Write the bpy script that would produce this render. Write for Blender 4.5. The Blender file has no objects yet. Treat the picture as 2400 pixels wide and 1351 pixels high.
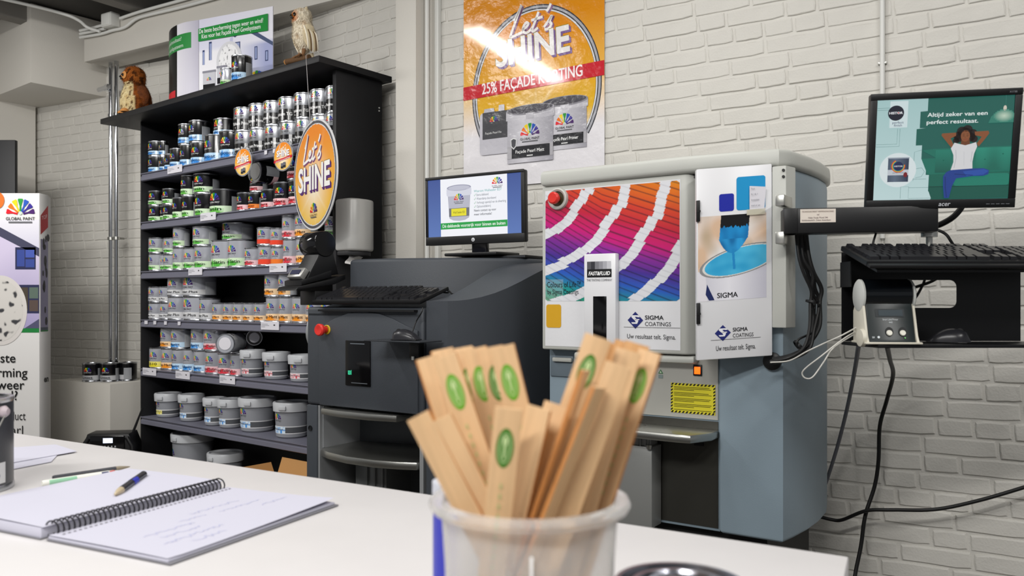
import bpy, bmesh, math, random
from mathutils import Vector, Matrix, Euler, noise
random.seed(7)
SC = bpy.context.scene
COL = SC.collection
PI = math.pi
# ---------------------------------------------------------------- camera (level, lens shifted up), focal length taken in pixels of the 2400 px frame
F, CX, HY, EYE = 1909.0, 1200.0, 708.0, 1.08
cam_d = bpy.data.cameras.new('camera'); cam = bpy.data.objects.new('camera', cam_d); COL.objects.link(cam)
cam.location = (0, 0, EYE); cam.rotation_euler = (PI/2, 0, 0)
cam_d.sensor_width = 36; cam_d.lens = F/2400*36; cam_d.shift_y = (HY-675.5)/2400
cam_d.dof.use_dof = True; cam_d.dof.focus_distance = 3.0; cam_d.dof.aperture_fstop = 5.4
cam_d.clip_start = .02; cam_d.clip_end = 60
SC.camera = cam
# ---------------------------------------------------------------- world, lamps, exposure
w = bpy.data.worlds.new('world'); SC.world = w; w.use_nodes = True
w.node_tree.nodes['Background'].inputs[0].default_value = (.95, .97, 1, 1)
w.node_tree.nodes['Background'].inputs[1].default_value = .27
def lamp(x, y, z, sx, sy, e, col=(1, .985, .955), rz=0, tilt=(0, 0)):
    l = bpy.data.lights.new('ceiling_tube_light', 'AREA'); l.shape = 'RECTANGLE'; l.size = sx; l.size_y = sy; l.energy = e; l.color = col
    o = bpy.data.objects.new('ceiling_tube_light', l); COL.objects.link(o); o.location = (x, y, z); o.rotation_euler = (tilt[0], tilt[1], rz)
    return o
lamp(-2.25, 2.3, 2.93, .16, 1.5, 32, rz=-.6)
lamp(-.25, 2.1, 2.93, .16, 1.5, 16, rz=-1.04)
lamp(1.1, 1.3, 2.93, .16, 1.5, 13, rz=-1.04)
lamp(-3.0, 3.4, 2.45, 1.2, .16, 24, rz=-.4, tilt=(.6, 0))
lamp(-1.9, -.3, 2.85, 1.5, .16, 52, rz=.25, tilt=(.75, 0))
lamp(-.9, -.9, 2.85, 1.5, .16, 55, rz=.1, tilt=(.6, 0))
lamp(1.6, -.2, 2.9, .16, 1.5, 48, rz=-.6)
SC.view_settings.view_transform = 'Standard'; SC.view_settings.look = 'None'
SC.view_settings.exposure = 0; SC.view_settings.gamma = 1; SC.view_settings.use_curve_mapping = False
# ---------------------------------------------------------------- helpers
def V3(*a): return Vector(a)
def P(x, y, Y): return Vector(((x-CX)/F*Y, Y, EYE+(HY-y)/F*Y))
def XY(x, Y): return ((x-CX)/F*Y, Y)
def px_of(p): return CX+F*p[0]/p[1], HY-F*(p[2]-EYE)/p[1]
def lin(c):
    if isinstance(c, str):
        c = c.lstrip('#'); c = [int(c[i:i+2], 16)/255 for i in (0, 2, 4)]
    return tuple((x/12.92 if x <= .04045 else ((x+.055)/1.055)**2.4) for x in c[:3])
def mix(a, b, t):
    t = max(0, min(1, t)); return tuple(x+(y-x)*t for x, y in zip(a, b))
MATS = {}
def mat(name, col, rough=.5, metal=0, bump=0, bscale=200, var=0, vscale=8, spec=.5, emit=0, trans=0, alpha=1, coat=0, ior=1.45, sss=0, stretch=None, bdist=.004):
    if name in MATS: return MATS[name]
    m = bpy.data.materials.new(name); m.use_nodes = True; nt = m.node_tree; b = nt.nodes['Principled BSDF']
    c = lin(col) if isinstance(col, str) else col
    b.inputs['Base Color'].default_value = (*c, 1); b.inputs['Roughness'].default_value = rough; b.inputs['Metallic'].default_value = metal
    b.inputs['Specular IOR Level'].default_value = spec; b.inputs['IOR'].default_value = ior
    if trans: b.inputs['Transmission Weight'].default_value = trans
    if alpha < 1: b.inputs['Alpha'].default_value = alpha
    if coat: b.inputs['Coat Weight'].default_value = coat; b.inputs['Coat Roughness'].default_value = .08
    if sss: b.inputs['Subsurface Weight'].default_value = sss; b.inputs['Subsurface Radius'].default_value = (.03, .03, .03)
    if emit: b.inputs['Emission Color'].default_value = (*c, 1); b.inputs['Emission Strength'].default_value = emit
    if bump or var:
        tc = nt.nodes.new('ShaderNodeTexCoord'); src = tc.outputs['Object']
        if stretch:
            mp = nt.nodes.new('ShaderNodeMapping'); mp.inputs['Scale'].default_value = stretch; nt.links.new(src, mp.inputs[0]); src = mp.outputs[0]
    if bump:
        n = nt.nodes.new('ShaderNodeTexNoise'); n.inputs['Scale'].default_value = bscale; n.inputs['Detail'].default_value = 4
        nt.links.new(src, n.inputs['Vector'])
        bp = nt.nodes.new('ShaderNodeBump'); bp.inputs['Strength'].default_value = bump; bp.inputs['Distance'].default_value = bdist
        nt.links.new(n.outputs[0], bp.inputs['Height']); nt.links.new(bp.outputs[0], b.inputs['Normal'])
    if var:
        n = nt.nodes.new('ShaderNodeTexNoise'); n.inputs['Scale'].default_value = vscale; n.inputs['Detail'].default_value = 5
        nt.links.new(src, n.inputs['Vector'])
        r = nt.nodes.new('ShaderNodeValToRGB'); r.color_ramp.elements[0].position = .3; r.color_ramp.elements[1].position = .7
        r.color_ramp.elements[0].color = (*[x*(1-var) for x in c], 1); r.color_ramp.elements[1].color = (*[min(1, x*(1+var)) for x in c], 1)
        nt.links.new(n.outputs[0], r.inputs[0]); nt.links.new(r.outputs[0], b.inputs['Base Color'])
    MATS[name] = m; return m
def ink(name, rough=.4, emit=0, spec=.5, coat=0, bump=0, bscale=20, metal=0, bdist=.004):
    if name in MATS: return MATS[name]
    m = mat(name, (.5, .5, .5), rough=rough, spec=spec, coat=coat, bump=bump, bscale=bscale, metal=metal, bdist=bdist); nt = m.node_tree; b = nt.nodes['Principled BSDF']
    a = nt.nodes.new('ShaderNodeVertexColor'); a.layer_name = 'Col'; nt.links.new(a.outputs[0], b.inputs['Base Color'])
    if emit:
        b.inputs['Base Color'].default_value = (.02, .02, .02, 1); nt.links.remove(b.inputs['Base Color'].links[0])
        nt.links.new(a.outputs[0], b.inputs['Emission Color']); b.inputs['Emission Strength'].default_value = emit
    return m
def link(name, me, parent=None):
    o = bpy.data.objects.new(name, me); COL.objects.link(o)
    if parent is not None: o.parent = parent
    return o
class MB:
    """mesh builder: collects boxes, prisms, lathes, tubes in local coordinates"""
    def __init__(s): s.bm = bmesh.new()
    def box(s, x0, x1, y0, y1, z0, z1, bev=0, M=None, seg=2):
        b = bmesh.new(); bmesh.ops.create_cube(b, size=1)
        for v in b.verts: v.co = Vector((x0+(v.co.x+.5)*(x1-x0), y0+(v.co.y+.5)*(y1-y0), z0+(v.co.z+.5)*(z1-z0)))
        if bev: bmesh.ops.bevel(b, geom=b.edges[:], offset=bev, segments=seg, profile=.5, affect='EDGES')
        s.add(b, M); return s
    def add(s, b, M=None):
        if M is not None: bmesh.ops.transform(b, matrix=M, verts=b.verts)
        me = bpy.data.meshes.new('t'); b.to_mesh(me); b.free(); s.bm.from_mesh(me); bpy.data.meshes.remove(me)
    def prism(s, poly, z0, z1, bev=0, M=None, seg=2, vert=False):
        """polygon in XY extruded along Z; M may turn it"""
        b = bmesh.new(); vs = [b.verts.new((x, y, z0)) for x, y in poly]; f = b.faces.new(vs)
        if f.normal.z == 0: f.normal_update()
        r = bmesh.ops.extrude_face_region(b, geom=[f]); bmesh.ops.translate(b, verts=[v for v in r['geom'] if isinstance(v, bmesh.types.BMVert)], vec=(0, 0, z1-z0))
        bmesh.ops.recalc_face_normals(b, faces=b.faces)
        if bev:
            es = [e for e in b.edges if (abs(e.verts[0].co.z-e.verts[1].co.z) < 1e-7) or vert]
            bmesh.ops.bevel(b, geom=es, offset=bev, segments=seg, profile=.5, affect='EDGES')
        s.add(b, M); return s
    def lathe(s, prof, n=28, M=None, a0=0, a1=2*PI):
        b = bmesh.new(); full = abs(a1-a0-2*PI) < 1e-6; rings = []
        for r, z in prof:
            if r < 1e-6: rings.append([b.verts.new((0, 0, z))])
            else: rings.append([b.verts.new((r*math.cos(a0+(a1-a0)*k/n), r*math.sin(a0+(a1-a0)*k/n), z)) for k in range(n if full else n+1)])
        for A, B in zip(rings, rings[1:]):
            m = n
            for k in range(m):
                i, j = k, (k+1) % len(A) if len(A) > 1 else 0
                i2, j2 = k, (k+1) % len(B) if len(B) > 1 else 0
                if len(A) == 1 and len(B) == 1: continue
                if len(A) == 1: q = [A[0], B[j2], B[i2]]
                elif len(B) == 1: q = [A[i], A[j], B[0]]
                else: q = [A[i], A[j], B[j2], B[i2]]
                try: b.faces.new(q)
                except ValueError: pass
        bmesh.ops.recalc_face_normals(b, faces=b.faces)
        s.add(b, M); return s
    def tube(s, pts, r, n=8, M=None, cap=True):
        pts = [Vector(p) for p in pts]; b = bmesh.new(); rings = []; up = None
        for i, p in enumerate(pts):
            t = (pts[min(i+1, len(pts)-1)]-pts[max(i-1, 0)]).normalized()
            if up is None: up = t.orthogonal().normalized()
            up = (up-t*up.dot(t)).normalized(); sd = t.cross(up)
            rr = r[i] if isinstance(r, (list, tuple)) else r
            rings.append([b.verts.new(p+(up*math.cos(2*PI*k/n)+sd*math.sin(2*PI*k/n))*rr) for k in range(n)])
        for A, B in zip(rings, rings[1:]):
            for k in range(n): b.faces.new([A[k], A[(k+1) % n], B[(k+1) % n], B[k]])
        if cap: b.faces.new(rings[0][::-1]); b.faces.new(rings[-1])
        bmesh.ops.recalc_face_normals(b, faces=b.faces)
        s.add(b, M); return s
    def faces(s, verts, faces, M=None):
        b = bmesh.new(); vs = [b.verts.new(v) for v in verts]
        for f in faces: b.faces.new([vs[i] for i in f])
        s.add(b, M); return s
    def mesh(s, name, m, smooth=40):
        me = bpy.data.meshes.new(name); s.bm.to_mesh(me); s.bm.free()
        if m is not None: me.materials.append(m)
        if smooth:
            for p in me.polygons: p.use_smooth = True
            me.set_sharp_from_angle(angle=math.radians(smooth))
        return me
    def build(s, name, m, parent=None, smooth=40): return link(name, s.mesh(name, m, smooth), parent)
def catmull(pts, n=8):
    pts = [Vector(p) for p in pts]; out = []
    for i in range(len(pts)-1):
        p0, p1, p2, p3 = pts[max(i-1, 0)], pts[i], pts[i+1], pts[min(i+2, len(pts)-1)]
        for k in range(n):
            t = k/n; out.append(.5*((2*p1)+(p2-p0)*t+(2*p0-5*p1+4*p2-p3)*t*t+(3*p1-p0-3*p2+p3)*t**3))
    out.append(pts[-1]); return out
def tag(o, label, cat, group=None, kind=None):
    if label: o['label'] = label
    if cat: o['category'] = cat
    if group: o['group'] = group
    if kind: o['kind'] = kind
    return o
def thing(name, label, cat, loc=(0, 0, 0), rz=0, group=None, rot=None):
    o = bpy.data.objects.new(name, None); COL.objects.link(o); o.empty_display_size = .05
    o.location = loc; o.rotation_euler = rot if rot else (0, 0, rz)
    return tag(o, label, cat, group)
def struct(o): o['kind'] = 'structure'; return o
def loc_of(T):
    """world -> local of a thing"""
    Mi = (Matrix.Translation(T.location) @ T.rotation_euler.to_matrix().to_4x4()).inverted()
    return lambda p: Mi @ Vector(p)
def dup(root):
    r = root.copy(); COL.objects.link(r)
    for ch in root.children:
        c = ch.copy(); COL.objects.link(c); c.parent = r
        for g in ch.children:
            d = g.copy(); COL.objects.link(d); d.parent = c
    return r
# ---------------------------------------------------------------- flat print: polygons, lettering and colour fields gathered into one mesh with a colour attribute
TXT = {}
def text_mesh(s, bold=0, shear=0):
    k = (s, bold, shear)
    if k not in TXT:
        c = bpy.data.curves.new('t', 'FONT'); c.body = s; c.size = 1; c.resolution_u = 3; c.offset = bold; c.shear = shear
        o = bpy.data.objects.new('t', c); COL.objects.link(o)
        me = bpy.data.meshes.new_from_object(o)
        vs = [(v.co.x, v.co.y) for v in me.vertices]; fs = [tuple(p.vertices) for p in me.polygons]
        bpy.data.objects.remove(o); bpy.data.curves.remove(c); bpy.data.meshes.remove(me)
        xs = [v[0] for v in vs] or [0]; x0, x1 = min(xs), max(xs)
        TXT[k] = ([(x-x0, y) for x, y in vs], fs, x1-x0)
    return TXT[k]
class Art:
    def __init__(s): s.v, s.f, s.c, s.l = [], [], [], 0
    def top(s): s.l += 1; return s
    def raw(s, pts, faces, col, percol=None):
        n = len(s.v); s.v += [(x, y, s.l) for x, y in pts]
        for f in faces:
            s.f.append([n+i for i in f]); s.c.append([percol[i] for i in f] if percol else [col]*len(f))
    def poly(s, pts, col): s.raw(pts, [range(len(pts))], lin(col) if isinstance(col, str) else col); return s
    def rect(s, x0, y0, x1, y1, col): return s.poly([(x0, y0), (x1, y0), (x1, y1), (x0, y1)], col)
    def rrect(s, x0, y0, x1, y1, r, col, n=5):
        pts = []
        for cx, cy, a in ((x1-r, y1-r, 0), (x0+r, y1-r, 90), (x0+r, y0+r, 180), (x1-r, y0+r, 270)):
            pts += [(cx+r*math.cos(math.radians(a+90*k/n)), cy+r*math.sin(math.radians(a+90*k/n))) for k in range(n+1)]
        return s.poly(pts, col)
    def disc(s, x, y, rx, ry, col, n=36, rot=0):
        c, q = math.cos(rot), math.sin(rot)
        return s.poly([(x+rx*math.cos(2*PI*k/n)*c-ry*math.sin(2*PI*k/n)*q, y+rx*math.cos(2*PI*k/n)*q+ry*math.sin(2*PI*k/n)*c) for k in range(n)], col)
    def ring(s, x, y, rx, ry, wd, col, n=48, a0=0, a1=2*PI):
        col = lin(col) if isinstance(col, str) else col; pts = []
        for k in range(n+1):
            a = a0+(a1-a0)*k/n
            pts += [(x+rx*math.cos(a), y+ry*math.sin(a)), (x+(rx-wd)*math.cos(a), y+(ry-wd)*math.sin(a))]
        s.raw(pts, [(2*k, 2*k+2, 2*k+3, 2*k+1) for k in range(n)], col); return s
    def stroke(s, pts, wd, col, smooth=0):
        col = lin(col) if isinstance(col, str) else col
        if smooth: pts = [(p.x, p.y) for p in catmull([(a, b, 0) for a, b in pts], smooth)]
        o = []
        for i, p in enumerate(pts):
            a, b = pts[max(i-1, 0)], pts[min(i+1, len(pts)-1)]; d = Vector((b[0]-a[0], b[1]-a[1]))
            if d.length < 1e-9: d = Vector((1, 0))
            d.normalize(); o += [(p[0]-d.y*wd/2, p[1]+d.x*wd/2), (p[0]+d.y*wd/2, p[1]-d.x*wd/2)]
        s.raw(o, [(2*k, 2*k+1, 2*k+3, 2*k+2) for k in range(len(pts)-1)], col); return s
    def text(s, t, x, y, size, col, bold=0, align='L', shear=0, fit=None, rot=0, up=1):
        big = bold >= .03; vs, fs, wd = text_mesh(t, bold if big else 0, shear); k = size
        if fit: k = fit/wd
        kx, ky = k, (size if fit else k)*up
        off = {'L': 0, 'C': -wd*kx/2, 'R': -wd*kx}[align]; c, q = math.cos(rot), math.sin(rot)
        pts = [(x+(a*kx+off)*c-b*ky*q, y+(a*kx+off)*q+b*ky*c) for a, b in vs]
        d = bold*kx*.9; C_ = lin(col) if isinstance(col, str) else col
        l0 = s.l
        for e in ((-d, 0), (d, 0), (0, d*.7), (0, -d*.7)) if bold and not big else ((0, 0),):
            s.l += .06; s.raw([(x+e[0]*c-e[1]*q, y+e[0]*q+e[1]*c) for x, y in pts], fs, C_)
        s.l = l0; return s
    def field(s, x0, y0, x1, y1, nx, ny, fn, mask=None):
        pts, cols = [], []
        for j in range(ny+1):
            for i in range(nx+1):
                u, v = i/nx, j/ny; pts.append((x0+(x1-x0)*u, y0+(y1-y0)*v)); cols.append(fn(u, v))
        fs = []
        for j in range(ny):
            for i in range(nx):
                if mask and not mask((i+.5)/nx, (j+.5)/ny): continue
                a = j*(nx+1)+i; fs.append((a, a+1, a+nx+2, a+nx+1))
        s.raw(pts, fs, None, cols); return s
    def fan(s, x, y, w, dark=None, txt=True, col='#1a1a1a', n=7):
        """seven-petal colour fan, w wide, standing on (x, y)"""
        cs = ['#e0202c', '#ee7a1e', '#f2d21f', '#2e9a3c', '#2a57b8', '#3a2f92', '#4a2468']
        R = w*.5
        for k in range(7):
            a = PI*(1-(k+.5)/7); L = R*(1 if k in (2, 3, 4) else .97); h = PI/7*.46; o = []
            for rr, hw in ((R*.2, .06), (R*.55, h*R*.55*.9/R), (L*.92, h*.94), (L, h*.7)):
                o.append((rr, hw*R if rr < R*.3 else hw*rr))
            c, q = math.cos(a), math.sin(a)
            pts = [(x+r*c-b*q, y+R*.02+r*q*1.08+b*c) for r, b in o]+[(x+r*c+b*q, y+R*.02+r*q*1.08-b*c) for r, b in o[::-1]]
            s.poly(pts, cs[k])
        s.top().disc(x, y+R*.12, R*.13, R*.13, '#c9d8c9', 12)
        if txt:
            s.text('GLOBAL PAINT', x, y-R*.36, R*.3, col, bold=.012, align='C', fit=w*.98)
            s.rect(x-w*.4, y-R*.56, x+w*.4, y-R*.45, '#6a6a6e')
        return s
    def mesh(s, name, mapper, m):
        me = bpy.data.meshes.new(name); me.from_pydata([mapper(*v) for v in s.v], [], s.f)
        me.materials.append(m); at = me.color_attributes.new('Col', 'FLOAT_COLOR', 'CORNER')
        buf = []
        for c in s.c:
            for q in c: buf += [q[0], q[1], q[2], 1]
        at.data.foreach_set('color', buf); me.update(); return me
    def build(s, name, parent, mapper, m): return link(name, s.mesh(name, mapper, m), parent)
def flat(o, U, Vv, eps=.0005, e0=.0008):
    o, U, Vv = Vector(o), Vector(U).normalized(), Vector(Vv).normalized(); N = U.cross(Vv)
    return lambda u, v, l: o+U*u+Vv*v+N*(e0+eps*l)
def front(x, y, z, eps=.0005, e0=.0008): return flat((x, y, z), (1, 0, 0), (0, 0, 1), eps, e0)   # faces local -y
def cyl(R, z0=0, th0=0, eps=.0003, e0=.0004, taper=0):
    def f(u, v, l):
        r = R+e0+eps*l+taper*v; t = th0+u/R; return Vector((r*math.sin(t), -r*math.cos(t), z0+v))
    return f
# ---------------------------------------------------------------- shared materials
M_WALL = mat('white_painted_brick', '#d1cec7', .6, bump=.28, bscale=150, var=.04, vscale=6)
M_PLAST = mat('white_plaster', '#cfcbc3', .7, bump=.15, bscale=120)
M_BLACK = mat('black_laminate', '#17171a', .5, bump=.1, bscale=400)
M_BPLAST = mat('black_plastic', '#0e0e10', .42, bump=.06, bscale=900)
M_GLOSSB = mat('gloss_black', '#08080a', .12)
M_STEEL = mat('brushed_steel', '#b9b9b4', .33, 1, bump=.05, bscale=60, stretch=(1, 30, 30))
M_CHROME = mat('chrome', '#d4d6da', .1, 1)
M_TIN = mat('tin', '#b8babf', .25, 1)
M_WPLAST = mat('white_plastic', '#dcdcd8', .4)
M_INK = ink('print_ink', .38)
M_INKG = ink('gloss_print_ink', .16)
M_CABLE = mat('cable_black', '#0b0b0c', .5)
# ================================================================ the room
A_R = math.atan2(-.512, .859)      # right wall yaw
A_S = math.radians(-38.2)          # shelving yaw
JOINT = (-1.99, 5.193); CORNER = (-3.534, 5.94)
BEND = (-1.99+.786*1.82, 5.193-.618*1.82)
def wallC(x, off=0):
    """point of the right wall's line seen in column x (off = metres in front of it)"""
    ux, uy = .859, -.512; bx, by = XY(1420, 3.37); bx -= .512*off; by -= .859*off
    k = (x-CX)/F; t = (k*by-bx)/(ux-k*uy); return (bx+ux*t, by+uy*t)
struct(MB().box(-6, 5, -4, 8, -.1, 0).build('floor', mat('grey_floor', '#5d5a55', .5, bump=.1, bscale=60, var=.15)))
ceil = struct(MB().box(-6, 5, -4, 8, 3.0, 3.1).build('ceiling', mat('dark_ceiling', '#4c4a47', .8)))
for k, x in enumerate((-3.6, -2.62, -1.6)):
    MB().box(-.05, .05, -2.5, 3, -.12, 0, M=Matrix.Translation((x, 4.6, 3.0)) @ Matrix.Rotation(-.6, 4, 'Z')).build('ceiling_joist', mat('grey_steel', '#77746f', .6), ceil)
def brick_mesh(L, h, rnd):
    n = 5; o = []
    def j(): return rnd.uniform(-.0013, .0013)
    for k in range(n): o.append((L*k/n+(.004 if k == 0 else 0), j()))
    for k in range(2): o.append((L+j()*.6, h*k/2+(.004 if k == 0 else 0)))
    for k in range(n): o.append((L-L*k/n-(.004 if k == 0 else 0), h+j()*.8))
    for k in range(2): o.append((j()*.6, h-h*k/2-(.004 if k == 0 else 0)))
    cx, cy = L/2, h/2; m = len(o)
    ins = [(x+(.004 if x < cx else -.004), z+(.0025 if z < cy else -.006)) for x, z in o]
    vs = [(x, .004, z) for x, z in o]+[(x, -.0022, z) for x, z in o]+[(x, -.0042+rnd.uniform(-.0006, .0006), z) for x, z in ins]
    fs = [(i, (i+1) % m, m+(i+1) % m, m+i) for i in range(m)]+[(m+i, m+(i+1) % m, 2*m+(i+1) % m, 2*m+i) for i in range(m)]
    fs.append(tuple(range(2*m, 3*m)))
    return vs, fs
BR = {}
rb = random.Random(3)
def brick_wall(name, p0, p1, z1, occl):
    p0, p1 = Vector((*p0, 0)), Vector((*p1, 0)); d = p1-p0; L = d.length; a = math.atan2(d.y, d.x)
    W = MB().box(0, L, 0, .2, 0, z1).build(name, M_WALL); W.location = p0; W.rotation_euler = (0, 0, a); struct(W)
    U = d.normalized(); cand = []
    row = 0; z = .006
    while z < z1-.05:
        x = -rb.uniform(0, .2)
        while x < L:
            bl = rb.choice((.211, .211, .211, .101, .101))
            xa, xb = max(x, 0), min(x+bl, L)
            if xb-xa > .02: cand.append((xa, z, bl if xb-xa > bl-.001 else None, xb-xa))
            x += bl+.009
        z += .0625; row += 1
    for key in (.211, .101):
        if key not in BR:
            BR[key] = []
            for q in range(10):
                vs, fs = brick_mesh(key, .0555, rb); me = bpy.data.meshes.new('brick'); me.from_pydata(vs, [], fs); me.materials.append(M_WALL); me.update(); BR[key].append(me)
    sc = []
    for c in cand:
        w0 = p0+U*(c[0]+c[3]/2); q = px_of((w0.x, w0.y, c[1]+.026)); vis = 0 < q[0] < 2400 and 0 < q[1] < 1351 and not any(x0 < q[0] < x1 and y0 < q[1] < y1 for x0, y0, x1, y1 in occl)
        sc.append((vis, c[3]/w0.y, c))
    sc.sort(key=lambda t: (-t[0], -t[1]))
    MV, MFc = [], []
    for i, (vis, s, c) in enumerate(sc):
        if vis and i < 300:
            dy = rb.uniform(-.0015, .0015)
            if c[2]: me = rb.choice(BR[c[2]])
            else:
                vs, fs = brick_mesh(c[3], .0555, rb); me = bpy.data.meshes.new('brick'); me.from_pydata(vs, [], fs); me.materials.append(M_WALL); me.update()
            o = link('brick', me, W); o.location = (c[0], dy, c[1])
        else:
            vs, fs = brick_mesh(c[3], .0555, rb); n = len(MV); MV += [(x+c[0], y, zz+c[1]) for x, y, zz in vs]; MFc += [[n+k for k in f] for f in fs]
    if MV:
        me = bpy.data.meshes.new('bricks'); me.from_pydata(MV, [], MFc); me.materials.append(M_WALL); me.update()
        o = link('bricks', me, W); o['kind'] = 'stuff'
    return W
brick_wall('wall_left', CORNER, JOINT, 3.0, [(0, 0, 112, 1400), (0, 890, 330, 1400), (332, 270, 1400, 1400), (410, 0, 700, 300)])
brick_wall('wall_middle', JOINT, (BEND[0], BEND[1]), 3.0, [(300, 0, 640, 1400), (600, 200, 880, 1400), (300, 600, 1400, 1400)])
cS = wallC(940)
wr = brick_wall('wall_right', cS, wallC(2750), 3.0, [(1087, 0, 1417, 440), (1280, 380, 1920, 1351), (900, 600, 1300, 1351), (2040, 215, 2380, 480), (1990, 625, 2390, 800), (900, 0, 1000, 1400)])
# plain return wall at far left
struct(MB().box(0, 3.2, 0, .15, 0, 3.0).build('wall_return', M_PLAST)).location = (CORNER[0], CORNER[1], 0)
bpy.data.objects['wall_return'].rotation_euler = (0, 0, math.radians(-141.8+12))
# clad steel column with two thin conduits beside it
cx0, cy0 = wallC(927, .13)
col = struct(MB().box(0, .118, 0, .34, 0, 3.0, .003).box(.118, .15, .075, .3, 0, 3.0).build('trim_1', M_PLAST)); col.location = (cx0, cy0, 0); col.rotation_euler = (0, 0, A_R)
MB().tube([(.136, .06, 0), (.136, .06, 3.0)], .011, 10).build('conduit', M_WPLAST, col)
MB().box(.15, .172, .098, .125, 0, 3.0, .003).build('conduit', M_WPLAST, col)
# beam over the shelving
bA, bB = Vector((-2.795, 5.32, 0)), Vector((-.60, 4.036, 0)); bl = (bB-bA).length; ba = math.atan2(bB.y-bA.y, bB.x-bA.x)
beam = struct(MB().box(0, bl, 0, .05, 2.648, 2.866, .002).box(0, bl, .05, .20, 2.655, 2.866).build('trim_2', M_PLAST)); beam.location = (bA.x, bA.y, 0); beam.rotation_euler = (0, 0, ba)
MB().box(.3, bl, .2, .6, 2.66, 2.95).build('soffit_board', mat('grey_soffit', '#63615d', .8), beam)
# boxed-in duct at far left
dc = XY(72, 5.19)
duct = struct(MB().box(-2.5, 0, 0, .62, 2.48, 2.985, .003).build('trim_3', M_PLAST)); duct.location = (dc[0], dc[1], 0); duct.rotation_euler = (0, 0, A_S)
b2 = XY(11, 5.47)
struct(MB().box(-1, 0, 0, .05, 2.925, 2.985, .003).build('trim_4', M_PLAST)); bpy.data.objects['trim_4'].location = (b2[0], b2[1], 0); bpy.data.objects['trim_4'].rotation_euler = (0, 0, A_S)
# ================================================================ shelving unit with paint
SO = Vector((-2.227, 4.892, 0)); SU = Vector((math.cos(A_S), math.sin(A_S), 0)); SV = Vector((-math.sin(A_S), math.cos(A_S), 0)); SW = 1.80
def S2W(x, y, z=0): return SO+SU*x+SV*y+Vector((0, 0, z))
SH = [EYE+q for q in (.768, .4765, .182, -.106, -.399, -.687)]
unit = thing('shelving_unit', 'black shelving unit with grey shelves full of paint, wide top board overhanging', 'shelf', SO, A_S)
MB().box(-.247, 1.83, -.127, .32, 2.16, 2.19, .002).build('top_board', M_BLACK, unit)
rp = MB().box(1.775, 1.80, -.005, .283, 0, 2.16, .0015).build('side_panel', M_BLACK, unit)
lp = MB().box(0, .012, -.005, .283, 0, 2.16, .0015).build('side_panel', M_BLACK, unit)
MB().box(.012, 1.775, .275, .283, 0, 2.16).build('back_panel', mat('back_panel_black', '#060607', .6), unit)
for z in (2.09, 2.075, 1.28, 1.265): MB().lathe([(0, -.0015), (.004, -.0015), (.004, 0)], 8, M=Matrix.Translation((1.8015, .262, z-.06)) @ Matrix.Rotation(PI/2, 4, 'Y')).build('screw_cap', M_WPLAST, rp)
M_SHELF = mat('grey_shelf', '#6f6f7d', .45, bump=.05, bscale=300)
shelves = []
for z in SH:
    s = MB().prism([(-.012, 0), (-.012, -.005), (-.003, -.006), (-.003, -.016), (-.009, -.02), (-.009, -.042), (0, -.047), (.01, -.03), (.27, -.03), (.27, 0)], .0125, 1.7745,
        M=Matrix(((0, 0, 1, 0), (1, 0, 0, 0), (0, 1, 0, z), (0, 0, 0, 1)))).build('shelf', M_SHELF, unit); shelves.append(s)
MB().box(.012, 1.775, .0, .275, .0, .05).build('plinth', M_BLACK, unit)
def shelf_x(px, y):
    k = (px-CX)/F; a = SO+SV*y; return (k*a.y-a.x)/(SU.x-k*SU.y)
# price labels clipped on the shelf fronts (image columns)
for si, spans in enumerate(([(393, 427), (620, 626), (640, 648)], [(470, 506)], [(442, 474), (632, 672)], [(339, 346), (360, 366), (385, 391), (417, 423), (612, 654)], [(335, 366), (412, 445), (515, 551)], [])):
    for a, b in spans:
        xa, xb = shelf_x(a, -.013), shelf_x(b, -.013); hh = .042 if b-a > 12 else .02; z0 = SH[si]+(.008 if b-a > 12 else -.006)
        t = MB().box(xa, xb, -.0145, -.0125, z0-hh, z0).build('price_label', mat('paper_white', '#d9d7de', .6), shelves[si])
        if b-a > 12:
            a_ = Art(); n = xb-xa
            for q, ww in enumerate((.5, .62, .3)): a_.rect(xa+.006, z0-hh*.35-q*.007, xa+.006+n*ww*.7, z0-hh*.35-q*.007+.002, '#8a8a92')
            a_.rect(xb-n*.28, z0-hh*.5, xb-n*.2, z0-hh*.35, '#222226')
            a_.build('label_print', t, flat((0, -.0145, 0), (1, 0, 0), (0, 0, 1)), M_INK)
# ---------------------------------------------------------------- paint cans
SCH = { # body colour, band colour, band splash, text, logo text colour
 'kblue': ('black', '#b9d9f2', '#2f86d8', 'Topcoat', '#123a66'), 'kgreen': ('black', '#d9efce', '#63b845', 'Satin', '#16401a'),
 'kred': ('black', '#f3c9cd', '#d82f3e', 'Gloss', '#5a0d14'), 'korange': ('black', '#f08a3a', '#e0641c', 'Primer', '#5a2a08'),
 'ksilver': ('black', '#b9babd', '#8e9094', 'Gloss', '#3a3a3c'),
 'green': ('grey', '#d2e8c4', '#52b53c', 'Top Satin', '#10230f'), 'red': ('grey', '#f0c6cb', '#d6303f', 'Royal Satin', '#5a0d14'),
 'orange': ('grey', '#f3d2a8', '#ef9220', 'Top Matt', '#2a1704'), 'blue': ('grey', '#c4dff4', '#2f8fe0', 'Wallpaint', '#0d2c52'),
 'plus': ('grey', '#d5d5d6', '#b9babd', 'Primer Plus', '#1c1c1e'), 'yellow': ('grey', '#efe37a', '#e3d32a', '2510', '#2a2604'),
 'coral': ('grey', '#e8472e', '#e8472e', '', '#5a0d14'), 'tang': ('grey', '#ee7a2c', '#ee7a2c', '', '#5a0d14'),
 'plat': ('plat', '#141416', '#141416', 'Platinum TG', '#f2f2f2'), 'platp': ('plat', '#141416', '#141416', 'Platinum Primer', '#f2f2f2')}
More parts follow.
